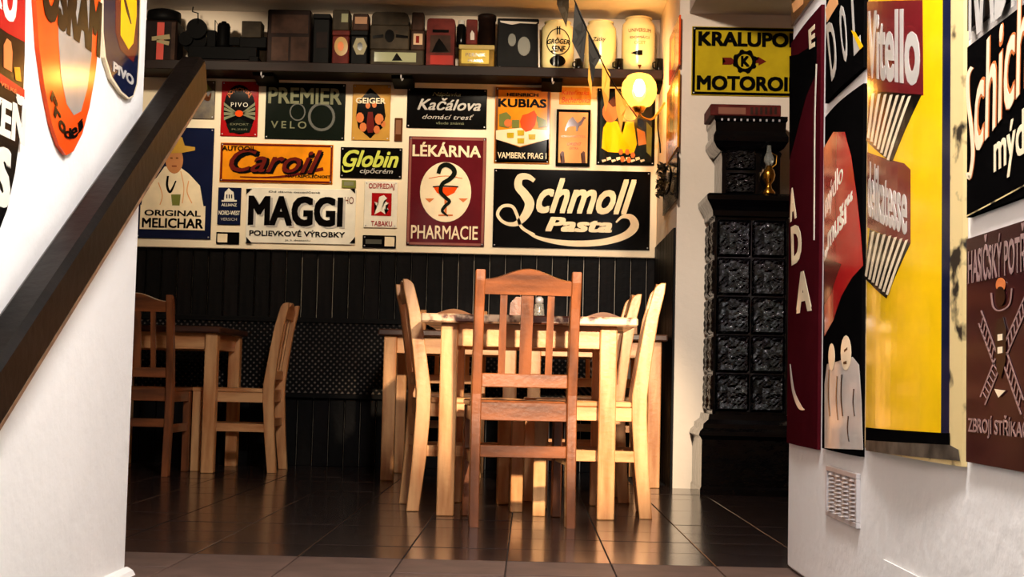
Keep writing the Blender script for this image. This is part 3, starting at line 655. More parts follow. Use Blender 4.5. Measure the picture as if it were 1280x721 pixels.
# column three: yellow
p = wall_sign('right', quad(1082, 1203, 1140, -120, 571, XR), 'big curved yellow sign with two red-brown boxes and rusty cream edge', rustw, .02, group=GW)
p.poly('navy_edge', quad(1084, 1187, 1140, -110, 556, XR), navy, 1); p.poly('yellow_field', quad(1084, 1177, 1140, -105, 545, XR), yellow, 2)
p.poly('dark_foot', [(1083, 534), (1178, 541), (1188, 541), (1188, 556), (1083, 550)], mblack, 3); p.poly('worn_foot', [(1083, 550), (1188, 556), (1199, 562), (1201, 576), (1083, 563)], mat('worn grey brown enamel', (96, 86, 74), .5, col2=(40, 34, 28), scale=(14, 14, 14), spec=.1), 3)
p.poly('red_brown_box', [(1085, 2), (1154, 0), (1155, 119), (1085, 112)], en('red brown enamel', (110, 24, 30)), 3)
p.tq('Vitello', [(1086, 14), (1151, 10), (1151, 108), (1086, 97)], silver, 4, bold=.035)
def fan(pp, tops, bots, back):
    pp.poly('fan_back', back, black, 3)
    pp.polys('fan_stripes', [[(a, b), (a+3.6, b-1), (c_+3.0, d+1), (c_, d)] for (a, b), (c_, d) in zip(tops, bots)], cream, 4)
n_ = 7
fan(p, [(1091+k*7.6, 117+k*.6) for k in range(n_)], [(1085+k*4.1, 172+k*4.6) for k in range(n_)], [(1088, 113), (1153, 118), (1116, 203), (1084, 176)])
p.poly('red_brown_box', [(1085, 190), (1131, 204), (1139, 212), (1139, 304), (1085, 284)], M['red brown enamel'], 3)
p.tq('delikatesse', [(1086, 200), (1135, 222), (1135, 294), (1086, 270)], silver, 4, bold=.03)
fan(p, [(1091+k*7.0, 290+k*1.7) for k in range(7)], [(1082+k*4.4, 345+k*3.8) for k in range(7)], [(1088, 286), (1139, 304), (1109, 373), (1081, 347)])
# column four
p = wall_sign('right', quad(1208, 1330, 1208, -170, 40, XR), 'black sign in the top near corner of right wall', black, group=GW)
p.text('RADION', 1212, -120, 1320, -30, silver, 2, bold=.03)
p = wall_sign('right', quad(1208, 1335, 1208, 60, 272, XR), 'black soap sign with white and pink sloping script', mblack, group=GW)
for mt_, ly, bd_ in ((salmon, 2, .035), (cream, 3, .008)):
    p.tq('chicht', [(1219, 74), (1302, -52), (1302, 84), (1219, 196)], mt_, ly, bold=bd_, shear=.1)
    p.stroke('big_initial', [(1216, 84), (1211, 96), (1211, 125), (1215, 160), (1217, 195), (1213, 222), (1209.5, 216)], 3.5+bd_*40, mt_, ly)
p.tq('mýdlo', [(1243, 165), (1302, 118), (1302, 198), (1243, 232)], cream, 2, bold=.02)
p.stroke('gold_edge', [(1209, 270), (1240, 254), (1330, 205)], 1.6, rustw, 2)
p = wall_sign('right', quad(1208, 1307, 1208, 299, 577, XR), 'dark brown sign with crossed fire ladders and fireman emblem', en('dark brown enamel', (52, 20, 22), spec=.05), group=GW)
dm = en('dusty rose paint', (150, 120, 116))
p.text('HASIČSKÝ POTŘEBY', 1211, 300, 1302, 335, dm, 2, bold=.02); p.text('ZBROJÍ STŘÍKAČKY', 1211, 516, 1302, 556, dm, 2, bold=.02)
def ladder(a, b, wv):
    (x0, y0), (x1, y1) = a, b; dx, dy = wv
    p.stroke('ladder', [a, b], 1.7, dm, 2, n=1); p.stroke('ladder', [(x0+dx, y0+dy), (x1+dx, y1+dy)], 1.7, dm, 2, n=1)
    for k in range(1, 7):
        t = k/7; q = (x0+(x1-x0)*t, y0+(y1-y0)*t); p.stroke('rung', [q, (q[0]+dx, q[1]+dy)], 1.1, dm, 2, n=1)
ladder((1227, 388), (1246, 440), (-3, 16)); ladder((1282, 370), (1257, 428), (2, 16)); ladder((1245, 448), (1226, 496), (6, 10)); ladder((1259, 440), (1280, 500), (-3, 18))
p.poly('hose_cart', [(1247, 400), (1255, 396), (1259, 412), (1258, 452), (1252, 474), (1247, 462), (1245, 420)], black, 3)
p.ell('helmet', 1252, 356, 6, 9, salmon, 3); p.ell('figure_head', 1252, 370, 6, 12, black, 4)
p.stroke('harness', [(1240, 366), (1243, 384), (1252, 388), (1263, 380), (1266, 360)], 1.8, dm, 3)
p.polys('buckles', [[(1249, 418), (1255, 417), (1255, 425), (1249, 426)], [(1249, 434), (1255, 433), (1255, 441), (1249, 442)], [(1245, 486), (1259, 488), (1250, 497)]], cream, 5)

GLW = 'enamel signs on the left wall'
# left wall signs
out = [(-70, 40), (-60, -260), (20, -230), (30, -100), (32, 0), (31, 70), (29, 120), (25, 170), (19, 215), (9, 262), (-4, 296), (-20, 310), (-40, 280), (-60, 200)]
p = wall_sign('left', out, 'red and black rounded sign cut by left photo edge', black, .0, group=GLW)
p.poly('red_field', [(-62, -140), (28, -100), (31, 0), (31, 53), (10, 42), (-64, -10)], red, 1)
p.text('U', 5, -40, 19, 32, white, 2, bold=.05); p.text('PR', -40, -70, 2, 12, white, 2, bold=.04)
p.poly('painted_bottle', [(4, 56), (8, 48), (13, 52), (15, 66), (14, 90), (4, 84)], salmon, 2); p.poly('painted_glow', [(17, 84), (24, 84), (26, 102), (19, 100)], orange, 2)
p.poly('red_arc', [(-50, 50), (0, 92), (30, 112), (30, 124), (0, 104), (-50, 64)], red, 2); p.text('VELKÉ', 0, 100, 20, 118, salmon, 3)
p.text('PLZEŇ', -45, 80, 30, 182, white, 2, bold=.05); p.text('S', -4, 180, 11, 262, white, 2, bold=.06)
out = [(44, -60), (45, 0), (49, 60), (56, 110), (65, 155), (74, 182), (83, 194), (92, 189), (103, 167), (112, 134), (119, 95), (124, 50), (126, 0), (127, -60), (122, -140), (100, -220), (72, -230), (52, -150)]
p = wall_sign('left', out, 'tall orange oval sign with grey bulb shape', vermil, group=GLW)
p.poly('grey_bulb', [(73, -60), (72, 0), (73, 50), (76, 95), (83, 130), (92, 144), (101, 139), (109, 110), (114, 70), (117, 0), (117, -60)], grey, 1)
p.text('OSRAM', 55, -60, 124, 74, black, 3, bold=.07)
for ch, x, y, r in (('P', 67, 126, -.5), ('r', 71, 144, -.35), ('o', 77, 158, -.15), ('d', 84, 166, .1), ('e', 92, 166, .35), ('j', 99, 158, .5)): p.text(ch, x-4, y-9, x+4, y+9, black, 3, bold=.03, rot=r)
out = [(128, -60), (128, 40), (131, 72), (139, 98), (152, 117), (161, 124), (167, 121), (172, 105), (175, 60), (176, 0), (177, -60), (160, -110), (138, -100)]
p = wall_sign('left', out, 'navy beer shield with yellow diamond nearest the wall edge', cream, group=GLW)
p.poly('navy_field', [(129.5, -60), (129.5, 40), (132.5, 71), (140, 95.5), (152, 114), (161, 121.5), (166, 119), (170.5, 104), (173.5, 60), (174.5, 0), (175, -60)], navy, 1)
p.poly('red_field', [(144, -40), (144, 40), (150, 62), (166, 78), (171, 60), (172, -40)], dred, 2)
p.poly('yellow_diamond', [(151, -20), (150, 44), (160, 62), (166, 54), (170, 20), (170, -20)], yellow, 3)
p.stroke('painted_stem', [(153, -10), (158, 12), (163, 30)], [2, 3, 1], brownp, 4)
p.text('PIVO', 141, 76, 166, 108, silver, 3, bold=.05)

# alcove side wall signs
GA = 'narrow signs on alcove side wall'
def small_wall(xl, xr, yt, yb, label, m):
    return wall_sign('right', quad(xl, xr, (xl+xr)/2, yt, yb, XS), label, m, plane=XS, group=GA)
p = small_wall(829, 843, 112, 200, 'ochre and brown narrow sign on alcove side wall beside the lamp', orange)
p.poly('brown_bar', quad(833, 838, 836, 122, 185, XS), brownp, 1); p.poly('pale_bar', quad(839, 842, 840, 118, 190, XS), cream, 1)
p = small_wall(831, 843, 48, 104, 'small red sign on alcove side wall above the ochre one', vermil)
p.poly('yellow_bar', quad(834, 838, 836, 60, 95, XS), yellow, 1)
p = small_wall(826, 843, 208, 262, 'small black sign on alcove side wall above dark planks', black)
p.poly('pale_bar', quad(829, 832, 830, 216, 240, XS), silver, 1)

# ------------------------------------------------------------------ shelf
ZS = at(560, 84, 8.17).z; YSF = 8.15
sf = thing('wall_shelf', 'long dark wooden shelf above the sign board, crowded with old tins', 'shelf', (-.95, 8.30, ZS))
obj('board', bx(-1.85, 1.68, YSF-8.30, .14, -.045, 0, bev=.004), shelf_m, sf)
obj('lip', bx(-1.85, 1.68, YSF-8.30-.012, YSF-8.30, -.05, .004, bev=.003), shelf_m, sf)
for px_ in (503, 690, 828, 330):
    q = at(px_, 100, 8.25)
    b_ = B(); prism(b_, [(.13, -.045), (-.10, -.045), (-.08, -.062), (.10, -.085), (.13, -.085)], 'x', q.x+.95-.06, q.x+.95+.06)
    obj('bracket', b_, blackm, sf)
    b_ = B(); tube(b_, [(q.x+.95, -.14, -.05), (q.x+.95, -.145, -.07), (q.x+.955, -.13, -.082), (q.x+.96, -.12, -.07)], .004); obj('hook', b_, steel, sf)

GS = 'old tins and jars along the shelf'
def tin(name, label, cat, x0, x1, yt, m, zb=None, dp=.14, bev=.006, lid=None, front=None, rounded=0, plane=8.18):
    """box tin: px span, top px; stands on the shelf or on zb"""
    a, b = at(x0, yt, plane), at(x1, yt, plane); zb = ZS if zb is None else zb; h = at((x0+x1)/2, yt, plane).z - zb; w_ = b.x-a.x
    r = thing(name, label, cat, ((a.x+b.x)/2, plane+dp/2, zb), 0, GS)
    if rounded:
        N = 6; rr = rounded; P = [(-w_/2, 0), (w_/2, 0)] + [(w_/2-rr+rr*math.cos(PI/2*k/N), h-rr+rr*math.sin(PI/2*k/N)) for k in range(N+1)] + [(-w_/2+rr-rr*math.sin(PI/2*k/N), h-rr+rr*math.cos(PI/2*k/N)) for k in range(N+1)]
        b_ = B(); prism(b_, P, 'y', -dp/2, dp/2); obj('body', b_, m, r)
    else:
        lh = min(.03, h*.2) if lid else 0
        obj('body', bx(-w_/2, w_/2, -dp/2, dp/2, 0, h-lh, bev=bev), m, r)
        if lid: obj('lid', bx(-w_/2-.002, w_/2+.002, -dp/2-.003, dp/2, h-lh, h, bev=.004), lid, r)
    p = Painter(r, 'back', plane); p.top = zb + h; p.h = h; p.w = w_; p.off = dp/2+.0015; return p
# a: wall case with red band, far left
q0, q1 = at(190, 96, 8.18), at(224, 12, 8.18)
r = thing('lantern_case', 'dark case with red strap and beige ribbon at left end of shelf', 'case', ((q0.x+q1.x)/2-.04, 8.26, ZS))
wq = .10; hq = H - ZS - .05
obj('body', bx(-wq, wq, -.06, .10, 0, hq*.78, bev=.01), tinm['dark_brown'], r); b_ = B(); lathe(b_, [(0, hq*.78), (wq*.97, hq*.78), (wq, hq*.85), (wq*.95, hq*.97), (wq*.7, hq), (0, hq)], 0, 0.02, 20); obj('cap', b_, tinm['black'], r, smooth=True)
p = Painter(r, 'back', 8.20); p.off = .062
p.rect('red_strap', 197, 28, 204, 76, en('faded red strap', (176, 66, 56), rough=.7, coat=0), 1)
p.polys('ribbon', [[(190, 46), (212, 43), (213, 49), (190, 51)], [(196, 49), (212, 52), (211, 57), (196, 53)]], en('beige ribbon', (140, 126, 92), rough=.8, coat=0), 2)
p.rect('side_strip', 215, 28, 218, 78, tinm['brown'], 1)
# b: antique projector
def P_(px_, py_, Y=8.24): v = at(px_, py_, Y); return v
r = thing('antique_projector', 'black antique crank projector with round wheel and lamp box on shelf', 'projector', (P_(285, 80).x, 8.26, ZS)); o_ = r.location
def loc(px_, py_): v = at(px_, py_, 8.24); return (v.x-o_.x, v.z-o_.z)
def disc(name, cx, cy, rpx, y0, y1, m=blackm):
    x, z = loc(cx, cy); rr = rpx*8.24/F; N = 28; b_ = B(); prism(b_, [(x+rr*math.cos(2*PI*k/N), z+rr*math.sin(2*PI*k/N)) for k in range(N)], 'y', y0, y1); return obj(name, b_, m, r)
disc('wheel', 246, 36, 13, -.03, .0); disc('gear_housing', 241, 49, 16, 0, .04); disc('gear_cover', 232, 48, 9, -.02, .0)
def lbox(name, x0, y0, x1, y1, ya, yb, m=blackm):
    a, c_ = loc(x0, y1), loc(x1, y0); return obj(name, bx(a[0], c_[0], ya, yb, a[1], c_[1], bev=.003), m, r)
lbox('base', 236, 60, 322, 74, -.04, .05); lbox('foot', 238, 72, 248, 80, -.05, .06); lbox('foot', 312, 72, 324, 80, -.05, .06); lbox('tie_plate', 248, 75, 312, 79, -.03, .04, tinm['dark_brown'])
lbox('frame', 258, 38, 270, 62, -.02, .02); lbox('lens_mount', 284, 46, 306, 56, -.01, .02)
lbox('lamp_box', 303, 28, 328, 48, -.05, .05, tinm['olive']); lbox('lamp_tray', 300, 47, 334, 60, -.04, .04)
x_, z_ = loc(278, 60); x2, z2 = loc(278, 26); b_ = B(); lathe(b_, [(0, z_), (.036, z_), (.038, z_+.02), (.038, z2-.03), (.03, z2-.012), (.016, z2-.01), (.014, z2), (0, z2)], x_, 0, 20); obj('cylinder', b_, blackm, r, smooth=True)
b_ = B(); tube(b_, [(loc(a, c_)[0], -.03, loc(a, c_)[1]) for a, c_ in ((248, 30), (248, 17), (241, 15), (242, 9))], .004); obj('crank', b_, blackm, r)
b_ = B(); tube(b_, [(loc(a, c_)[0], 0, loc(a, c_)[1]) for a, c_ in ((268, 50), (268, 24), (274, 34))], .003); obj('lever', b_, blackm, r)
# c.. tins
p = tin('wooden_chest', 'large dark brown chest with faint arched panels on shelf', 'chest', 335, 389, 12, tinm['dark_brown'], dp=.2)
p.rect('panel', 340, 18, 385, 42, tinm['brown'], 1); p.rect('panel', 340, 46, 360, 76, tinm['brown'], 1); p.rect('panel', 364, 46, 385, 76, tinm['brown'], 1)
p = tin('tin_box', 'plain black tin box right of the large chest', 'tin', 392, 413, 17, tinm['black'], lid=tinm['black']); p.rect('label', 396, 40, 409, 60, tinm['dark_brown'], 1)
p = tin('tin_box', 'red-brown tin with round yellow medallion', 'tin', 416, 437, 38, tinm['red_brown'], lid=tinm['red_brown']); p.ell('medallion', 426.5, 58, 8.5, 12, en('dull gold', (176, 140, 84)), 1, n=20); p.ell('medallion_core', 426, 58, 4, 6, salmon, 2, n=12)
t1 = p.top
p = tin('tin_box', 'dark green tin stacked on the medallion tin', 'tin', 416, 437, 12, tinm['olive'], zb=t1, dp=.12); p.rect('label', 427, 17, 435, 28, greyg, 1)
p = tin('tin_box', 'black tin with cream hexagon label', 'tin', 439, 460, 38, tinm['black'], lid=tinm['black']); p.ell('hexagon_label', 450, 58, 9, 12, en('aged cream', (150, 140, 110), rough=.6), 1, n=6); p.ell('label_core', 450, 58, 3.5, 5, black, 2, n=12)
p = tin('tin_box', 'small tan tin on top of the black hexagon label tin', 'tin', 441, 461, 17, tinm['brown'], zb=p.top, dp=.1); p.rect('label', 444, 21, 459, 30, en('tan label', (150, 110, 80), rough=.6), 1)
p = tin('tin_box', 'wide low olive tin with oblong label at bottom of a stack', 'tin', 463, 530, 62, tinm['olive'], dp=.15); p.rect('label', 468, 65, 520, 78, greyg, 1); p.poly('emblem', [(490, 76), (496, 66), (503, 76)], black, 2); t2 = p.top
p = tin('tin_box', 'middle dark olive tin with black spot, in the tall stack', 'tin', 463, 512, 31, tinm['olive'], zb=t2, dp=.14); p.ell('black_spot', 487, 45, 6, 8, black, 1, n=16); p.polys('stripe', [[(466, 45), (479, 43), (479, 47), (466, 48)], [(495, 43), (510, 45), (510, 48), (495, 47)]], black, 1)
p = tin('round_end_tin', 'oblong tin with rounded ends on top of the tall stack', 'tin', 465, 511, 15, tinm['olive'], zb=p.top, dp=.12, rounded=.03)
p = tin('tin_box', 'small tin with pale picture label right of black spot tin', 'tin', 514, 531, 38, tinm['brown'], zb=t2, dp=.12); p.rect('label', 517, 42, 528, 56, en('pale label', (170, 140, 110), rough=.6), 1); p.rect('label_figure', 520, 45, 524, 54, dred, 2)
p = tin('tin_box', 'narrow tall brown tin topmost beside the oblong tin', 'tin', 515, 530, 15, tinm['brown'], zb=p.top, dp=.1)
p = tin('tin_box', 'large rusty red tin with rounded top and dark castle picture', 'tin', 534, 569, 23, tinm['red_brown'], rounded=.02); p.rect('picture', 538, 44, 563, 66, tinm['brown'], 1); p.poly('castle', [(540, 65), (545, 54), (549, 48), (554, 54), (561, 65)], black, 2); p.rect('bar', 541, 37, 561, 41, black, 1); p.rect('red_foot', 538, 69, 566, 81, en('brick red', (150, 50, 44)), 1)
p = tin('tin_box', 'low yellow tin box with printed label', 'tin', 574, 618, 56, tinm['ochre'], lid=en('straw lid', (170, 150, 90), rough=.6)); p.rect('label', 577, 62, 611, 80, en('bright straw', (206, 180, 76), rough=.6), 1); p.text('PERNÍK', 582, 65, 607, 71, brownp, 2); p.text('PRAHA', 585, 74, 604, 78, brownp, 2); t3 = p.top
def jar(name, label, cat, cx, yt, zb, prof, m, Y=8.24, seg=24):
    v = at(cx, yt, Y); h = v.z-zb; r_ = thing(name, label, cat, (v.x, Y, zb), 0, GS); b_ = B(); lathe(b_, [(a, t*h) for a, t in prof], seg=seg); obj('body', b_, m, r_, smooth=True); return r_, h
r_, h = jar('glass_jar', 'small black and white jar on the yellow tin', 'jar', 577, 26, t3, [(0, 0), (.024, 0), (.028, .1), (.028, .75), (.018, .85), (0, .85)], black); b_ = B(); lathe(b_, [(0, .85*h), (.02, .85*h), (.02, h), (0, h)], seg=16); obj('lid', b_, silver, r_)
p = tin('tin_box', 'small dark red tin with pale figure on the yellow tin', 'tin', 583, 597, 24, tinm['red_brown'], zb=t3, dp=.07); p.poly('pale_figure', [(588, 50), (588, 42), (590, 38), (593, 42), (593, 50)], silver, 1)
r_, h = jar('round_canister', 'dark brown round canister standing on the yellow tin', 'canister', 609, 19, t3, [(0, 0), (.05, 0), (.05, .82), (.054, .82), (.054, .97), (.045, 1), (0, 1)], tinm['dark_brown'])
p = tin('square_canister', 'large black square tin with white chipped edges', 'canister', 622, 674, 23, tinm['black'], dp=.2); p.polys('chipped_edges', [[(625, 26), (672, 28), (670, 30), (650, 29), (640, 31), (626, 28)], [(672.5, 30), (674, 30), (675, 86), (673, 86)], [(624, 83), (640, 85), (660, 84), (672, 87), (624, 87)]], silver, 1); p.ell('faint_face', 655, 58, 8, 12, M['dim grey paint'], 1, n=16); p.ell('faint_face', 640, 50, 5, 8, M['dim grey paint'], 1, n=16)
# ceramic barrels
def barrel(label, cx, x0, x1, yt, fn=None, base=.9, neck=.75, Y=8.27):
    R = (x1-x0)/2*Y/F*1.0; v = at(cx, yt, Y-R); h = v.z-ZS
    r_ = thing('stoneware_jar', label, 'jar', (v.x, Y, ZS), 0, GS); b_ = B()
    lathe(b_, [(0, 0), (R*base, 0), (R, h*.15), (R, h*.78), (R*.97, h*.85), (R*neck, h*.93), (R*neck, h*.95)], seg=40); obj('body', b_, ename_y, r_, smooth=True)
    b_ = B(); lathe(b_, [(0, h*.95), (R*.82, h*.95), (R*.82, h*.965), (R*.6, h*.985), (0, h)], seg=40); obj('lid', b_, ename_y, r_, smooth=True)
    p = Painter(r_, 'back', Y-R, surf=lambda x, z: math.sqrt(max(0, R*R-x*x)), slices=[R*math.sin(a*PI/18) for a in range(-8, 9)]); p.off = .0015
    return p
p = barrel('cream stoneware mustard jar with circle emblem and black oval', 698, 677, 719, 21)
p.ring('circle', 698, 52, 15, 17, 1.2, black, 1); p.text('GRÖGER', 684, 47, 712, 55, black, 2, bold=.02, shear=.2); p.text('SENF', 689, 57, 707, 65, black, 2, bold=.02, shear=.2); p.ell('black_oval', 697, 76, 10, 7, black, 2, n=20); p.polys('bars', [[(696, 33), (697.4, 33), (697.4, 43), (696, 43)], [(699, 33), (700.4, 33), (700.4, 43), (699, 43)]], black, 1)
p = barrel('cream stoneware jar half hidden behind the black pennants', 752, 732, 772, 21)
p.text('Zátky', 741, 46, 757, 53, black, 2, shear=.2)
p = barrel('cream stoneware jar with two lines of lettering, nearest the side wall', 800, 779, 821, 16)
p.text('UNIVERSUM', 786, 35, 814, 40, brownp, 2); p.text('DOMÁCÍ', 788, 44, 812, 48, brownp, 2); p.text('OCET', 793, 51, 807, 55, hatm, 2); p.poly('spigot_mark', [(789, 66), (796, 65), (797, 63), (803, 63), (803, 69), (797, 69)], black, 2); p.poly('small_mark', [(797, 81), (802, 81), (799.5, 86)], brownp, 2)
for cx, lb in ((724, 'tiny black mug left of the hidden cream jar'), (774, 'small dark mug between the two right cream jars'), (824, 'small black mug at the right end of the shelf')):
    r_, h = jar('mug', lb, 'mug', cx, 74, ZS, [(0, 0), (.022, 0), (.024, .1), (.024, 1), (.021, 1), (.021, .12), (0, .1)], black, Y=8.20, seg=18)
    b_ = B(); tube(b_, [(-.022, 0, h*.8), (-.036, 0, h*.7), (-.036, 0, h*.4), (-.022, 0, h*.3)], .004); obj('handle', b_, black, r_)

# ------------------------------------------------------------------ lamp
lp = at(799, 113, 7.98)
lm = thing('wall_lamp', 'round warm glass globe lamp glowing in front of yellow picture', 'lamp', lp)
glow = bpy.data.materials.new('glowing filament'); glow.use_nodes = True; nt = glow.node_tree; nt.nodes.clear()
e_ = nt.nodes.new('ShaderNodeEmission'); e_.inputs[0].default_value = (1, .66, .26, 1); e_.inputs[1].default_value = 60; o_2 = nt.nodes.new('ShaderNodeOutputMaterial'); nt.links.new(e_.outputs[0], o_2.inputs[0])
gl = bpy.data.materials.new('amber globe glass'); gl.use_nodes = True; nt = gl.node_tree; nt.nodes.clear()
tr = nt.nodes.new('ShaderNodeBsdfTransparent'); tr.inputs[0].default_value = (1, .80, .45, 1); tl = nt.nodes.new('ShaderNodeBsdfTranslucent'); tl.inputs[0].default_value = (1, .62, .2, 1)
gs = nt.nodes.new('ShaderNodeBsdfGlossy'); gs.inputs['Roughness'].default_value = .08; mx = nt.nodes.new('ShaderNodeMixShader'); mx.inputs[0].default_value = .28; mx2 = nt.nodes.new('ShaderNodeMixShader'); mx2.inputs[0].default_value = .05; o_2 = nt.nodes.new('ShaderNodeOutputMaterial')
nt.links.new(tr.outputs[0], mx.inputs[1]); nt.links.new(tl.outputs[0], mx.inputs[2]); nt.links.new(mx.outputs[0], mx2.inputs[1]); nt.links.new(gs.outputs[0], mx2.inputs[2]); nt.links.new(mx2.outputs[0], o_2.inputs[0])
b_ = B(); lathe(b_, [(0, -.035), (.018, -.03), (.03, -.005), (.034, .02), (.026, .045), (.016, .06), (0, .06)], seg=20); obj('bulb', b_, glow, lm, smooth=True)
b_ = B(); lathe(b_, [(.035, -.095), (.065, -.085), (.09, -.05), (.10, 0), (.092, .045), (.065, .08), (.04, .092)], seg=32); 
for f in [f for f in b_.faces if len(f.verts) > 8]: b_.faces.remove(f)
obj('globe', b_, gl, lm, smooth=True)
b_ = B(); lathe(b_, [(0, -.125), (.025, -.125), (.038, -.10), (.038, -.09), (0, -.088)], seg=20); obj('holder', b_, brass, lm, smooth=True)
b_ = B(); tube(b_, smooth_pts([(0, 0, -.12), (.02, 0, -.15), (.07, .01, -.16), (.11, .02, -.12), (XS-lp.x-.004, .03, -.06)], 5), .006); obj('arm', b_, brass, lm)
b_ = B(); tube(b_, smooth_pts([(.11, .02, -.12), (.112, .05, -.2), (.125, .06, -.28), (.13, .06, -.34)], 5), .004); obj('cable', b_, blackm, lm)
ld = bpy.data.lights.new('lamp_light', 'POINT'); ld.energy = 42; ld.color = (1, .52, .13); ld.shadow_soft_size = .04; lo = bpy.data.objects.new('lamp_light', ld); COL.objects.link(lo); lo.location = lp + Vector((0, 0, .01))

# ------------------------------------------------------------------ bunting
YBU = 7.7
bt = thing('bunting', 'string of black and amber cloth pennants hanging down towards the lamp', 'bunting', at(718, 0, YBU))
def bl2(px_, py_, dy=0): v = at(px_, py_, YBU); return (v.x-bt.location.x, dy, v.z-bt.location.z)
b_ = B(); tube(b_, smooth_pts([bl2(700, -60), bl2(718, 0), bl2(733, 36), bl2(750, 72), bl2(768, 106), bl2(796, 146)], 4), .003); obj('string', b_, blackm, bt)
for P, m_ in (([(697, -14), (711, -14), (711, 10), (708, 34), (701, 18), (696, 5)], tinm['olive']), ([(719, 0), (734, 34), (729, 79), (722, 66), (715, 52)], cloth_b), ([(735, 38), (752, 70), (744, 84), (741, 104), (736, 76)], cloth_b), ([(736, 78), (740, 104), (739, 120), (735, 100)], cloth_a), ([(753, 76), (763, 92), (761, 124), (757, 140), (752, 110)], cloth_a), ([(769, 106), (784, 128), (779, 150), (776, 166), (770, 136)], cloth_a), ([(797, 148), (806, 150), (803, 161), (797, 158)], cloth_b)):
    b_ = B(); V = [bl2(*q) for q in P]; cx = sum(v[0] for v in V)/len(V)
    prism(b_, [(v[0], v[2]) for v in V], 'y', -.0012, .0012)
    bmesh.ops.triangulate(b_, faces=b_.faces); bmesh.ops.subdivide_edges(b_, edges=b_.edges, cuts=2)
    for v in b_.verts: v.co.y += .01*math.sin(v.co.x*60+v.co.z*25)
    obj('pennant', b_, m_, bt)

# dried garland at the corner below the lamp
g0 = onx(834, 225, XS-.03)
gd = thing('dried_garland', 'small dark dried leaf garland on alcove corner below the lamp', 'garland', g0)
b_ = B()
for k in range(150):
    a = random.uniform(0, 2*PI); rr = random.uniform(.02, .085); c_ = Vector((-abs(rr*.35*math.cos(a*3))-.015, rr*math.cos(a)*2.6, rr*math.sin(a)*1.1)); d = Vector((random.uniform(-1, 0), random.uniform(-1, 1), random.uniform(-1, 1))).normalized()*.022; n2 = d.orthogonal().normalized()*.008
    b_.faces.new([b_.verts.new(c_-d), b_.verts.new(c_+n2), b_.verts.new(c_+d), b_.verts.new(c_-n2)])
o = obj('leaves', b_, leaf_m, gd); o['kind'] = 'stuff'
b_ = B(); tube(b_, [(0, .2*math.cos(a), .07*math.sin(a)) for a in [k*2*PI/16 for k in range(17)]], .006); obj('hoop', b_, blackm, gd)

# ------------------------------------------------------------------ tiled stove
st = thing('tiled_stove', 'tall black glazed tile stove with embossed tiles and stepped crown', 'stove', (1.067, 7.1, 0))
sx0 = st.location.x; sy0 = st.location.y
def steps(bm, cx, hw, yf, yb, prof):                   # stacked rectangular rings (outset, z)
    rings = []
    for o_, z in prof:
        rings.append([bm.verts.new(v) for v in ((cx-hw-o_, yf-o_, z), (cx+hw+o_, yf-o_, z), (cx+hw+o_, yb, z), (cx-hw-o_, yb, z))])
    for A, D in zip(rings, rings[1:]):
        for k in range(4): bm.faces.new((A[k], A[(k+1) % 4], D[(k+1) % 4], D[k]))
    bm.faces.new(rings[0][::-1]); bm.faces.new(rings[-1]); return bm
yb = YF - sy0 - .004
zA = at(920, 545, 6.88).z; zB = at(920, 518, 6.92).z; zC = at(930, 258, 6.93).z; zD = at(930, 241, 6.9).z
obj('base', steps(B(), 0, .240, 6.89-sy0, yb, [(0, 0), (0, .03), (-.006, .04), (-.006, zA-.02), (0, zA-.01), (.010, zA)]), stove_m, st)
obj('base_moulding', steps(B(), 0, .240, 6.89-sy0, yb, [(.010, zA), (.004, zA+.02), (-.012, zA+.035), (-.014, zA+.055), (-.04, zA+.075), (-.045, zB)]), stove_m, st)
obj('body', steps(B(), 0, .172, 6.96-sy0, yb, [(0, zB), (0, zC)]), stove_m, st)
obj('cornice', steps(B(), 0, .172, 6.96-sy0, yb, [(0, zC-.05), (.018, zC-.045), (.02, zC-.02), (.03, zC), (.05, zC+.03), (.052, zD-.01), (.04, zD)]), stove_m, st)
# embossed tiles
def relief(w_, h_, n_=14):
    b_ = B(); g = []
    for j in range(n_+1):
        row = []
        for i in range(n_+1):
            u, v = i/n_*2-1, j/n_*2-1; r_ = math.hypot(u, v); a = math.atan2(v, u)
            d = .008*(math.cos(4*a)*.5+.5)*math.exp(-((r_-.55)/.22)**2) + .007*math.exp(-(r_/.2)**2) + (.006 if (i in (1, n_-1) or j in (1, n_-1)) else 0) + random.uniform(0, .006)
            if i in (0, n_) or j in (0, n_): d = -.004
            row.append(b_.verts.new((u*w_/2, -d, v*h_/2)))
        g.append(row)
    for j in range(n_):
        for i in range(n_): b_.faces.new((g[j][i], g[j][i+1], g[j+1][i+1], g[j+1][i]))
    return b_
tw, th_ = .168, (zC-.06-zB-.01)/5
tmesh = None
for j in range(5):
    for i in (-1, 1):
        l_ = (i*tw/2+.0, 6.96-sy0-.005, zB+.01+th_*(j+.5))
        if tmesh is None: tmesh = obj('tile', relief(tw-.006, th_-.006), stove_t, st, l_)
        else: ref(tmesh, 'tile', st, l_)
    for i in (0, 1):
        ref(tmesh, 'tile', st, (-.172-.005, 6.96-sy0+.08+i*.165, zB+.01+th_*(j+.5)), rot=(0, 0, -PI/2), sc=(.95, 1, 1))
for s in (-1, 1): obj('corner_bead', bx(s*.172-.008, s*.172+.008, 6.96-sy0-.012, 6.96-sy0+.004, zB, zC-.05, bev=.004), stove_m, st)
zE = at(930, 188, 6.97).z; zF = at(930, 150, 6.97).z; zG = at(930, 145, 6.97).z
u0 = at(939, 200, 7.0).x - sx0
obj('upper_body', steps(B(), u0, .142, 7.0-sy0, yb, [(0, zD), (0, zE-.03), (.006, zE-.01), (0, zE)]), stove_m, st)
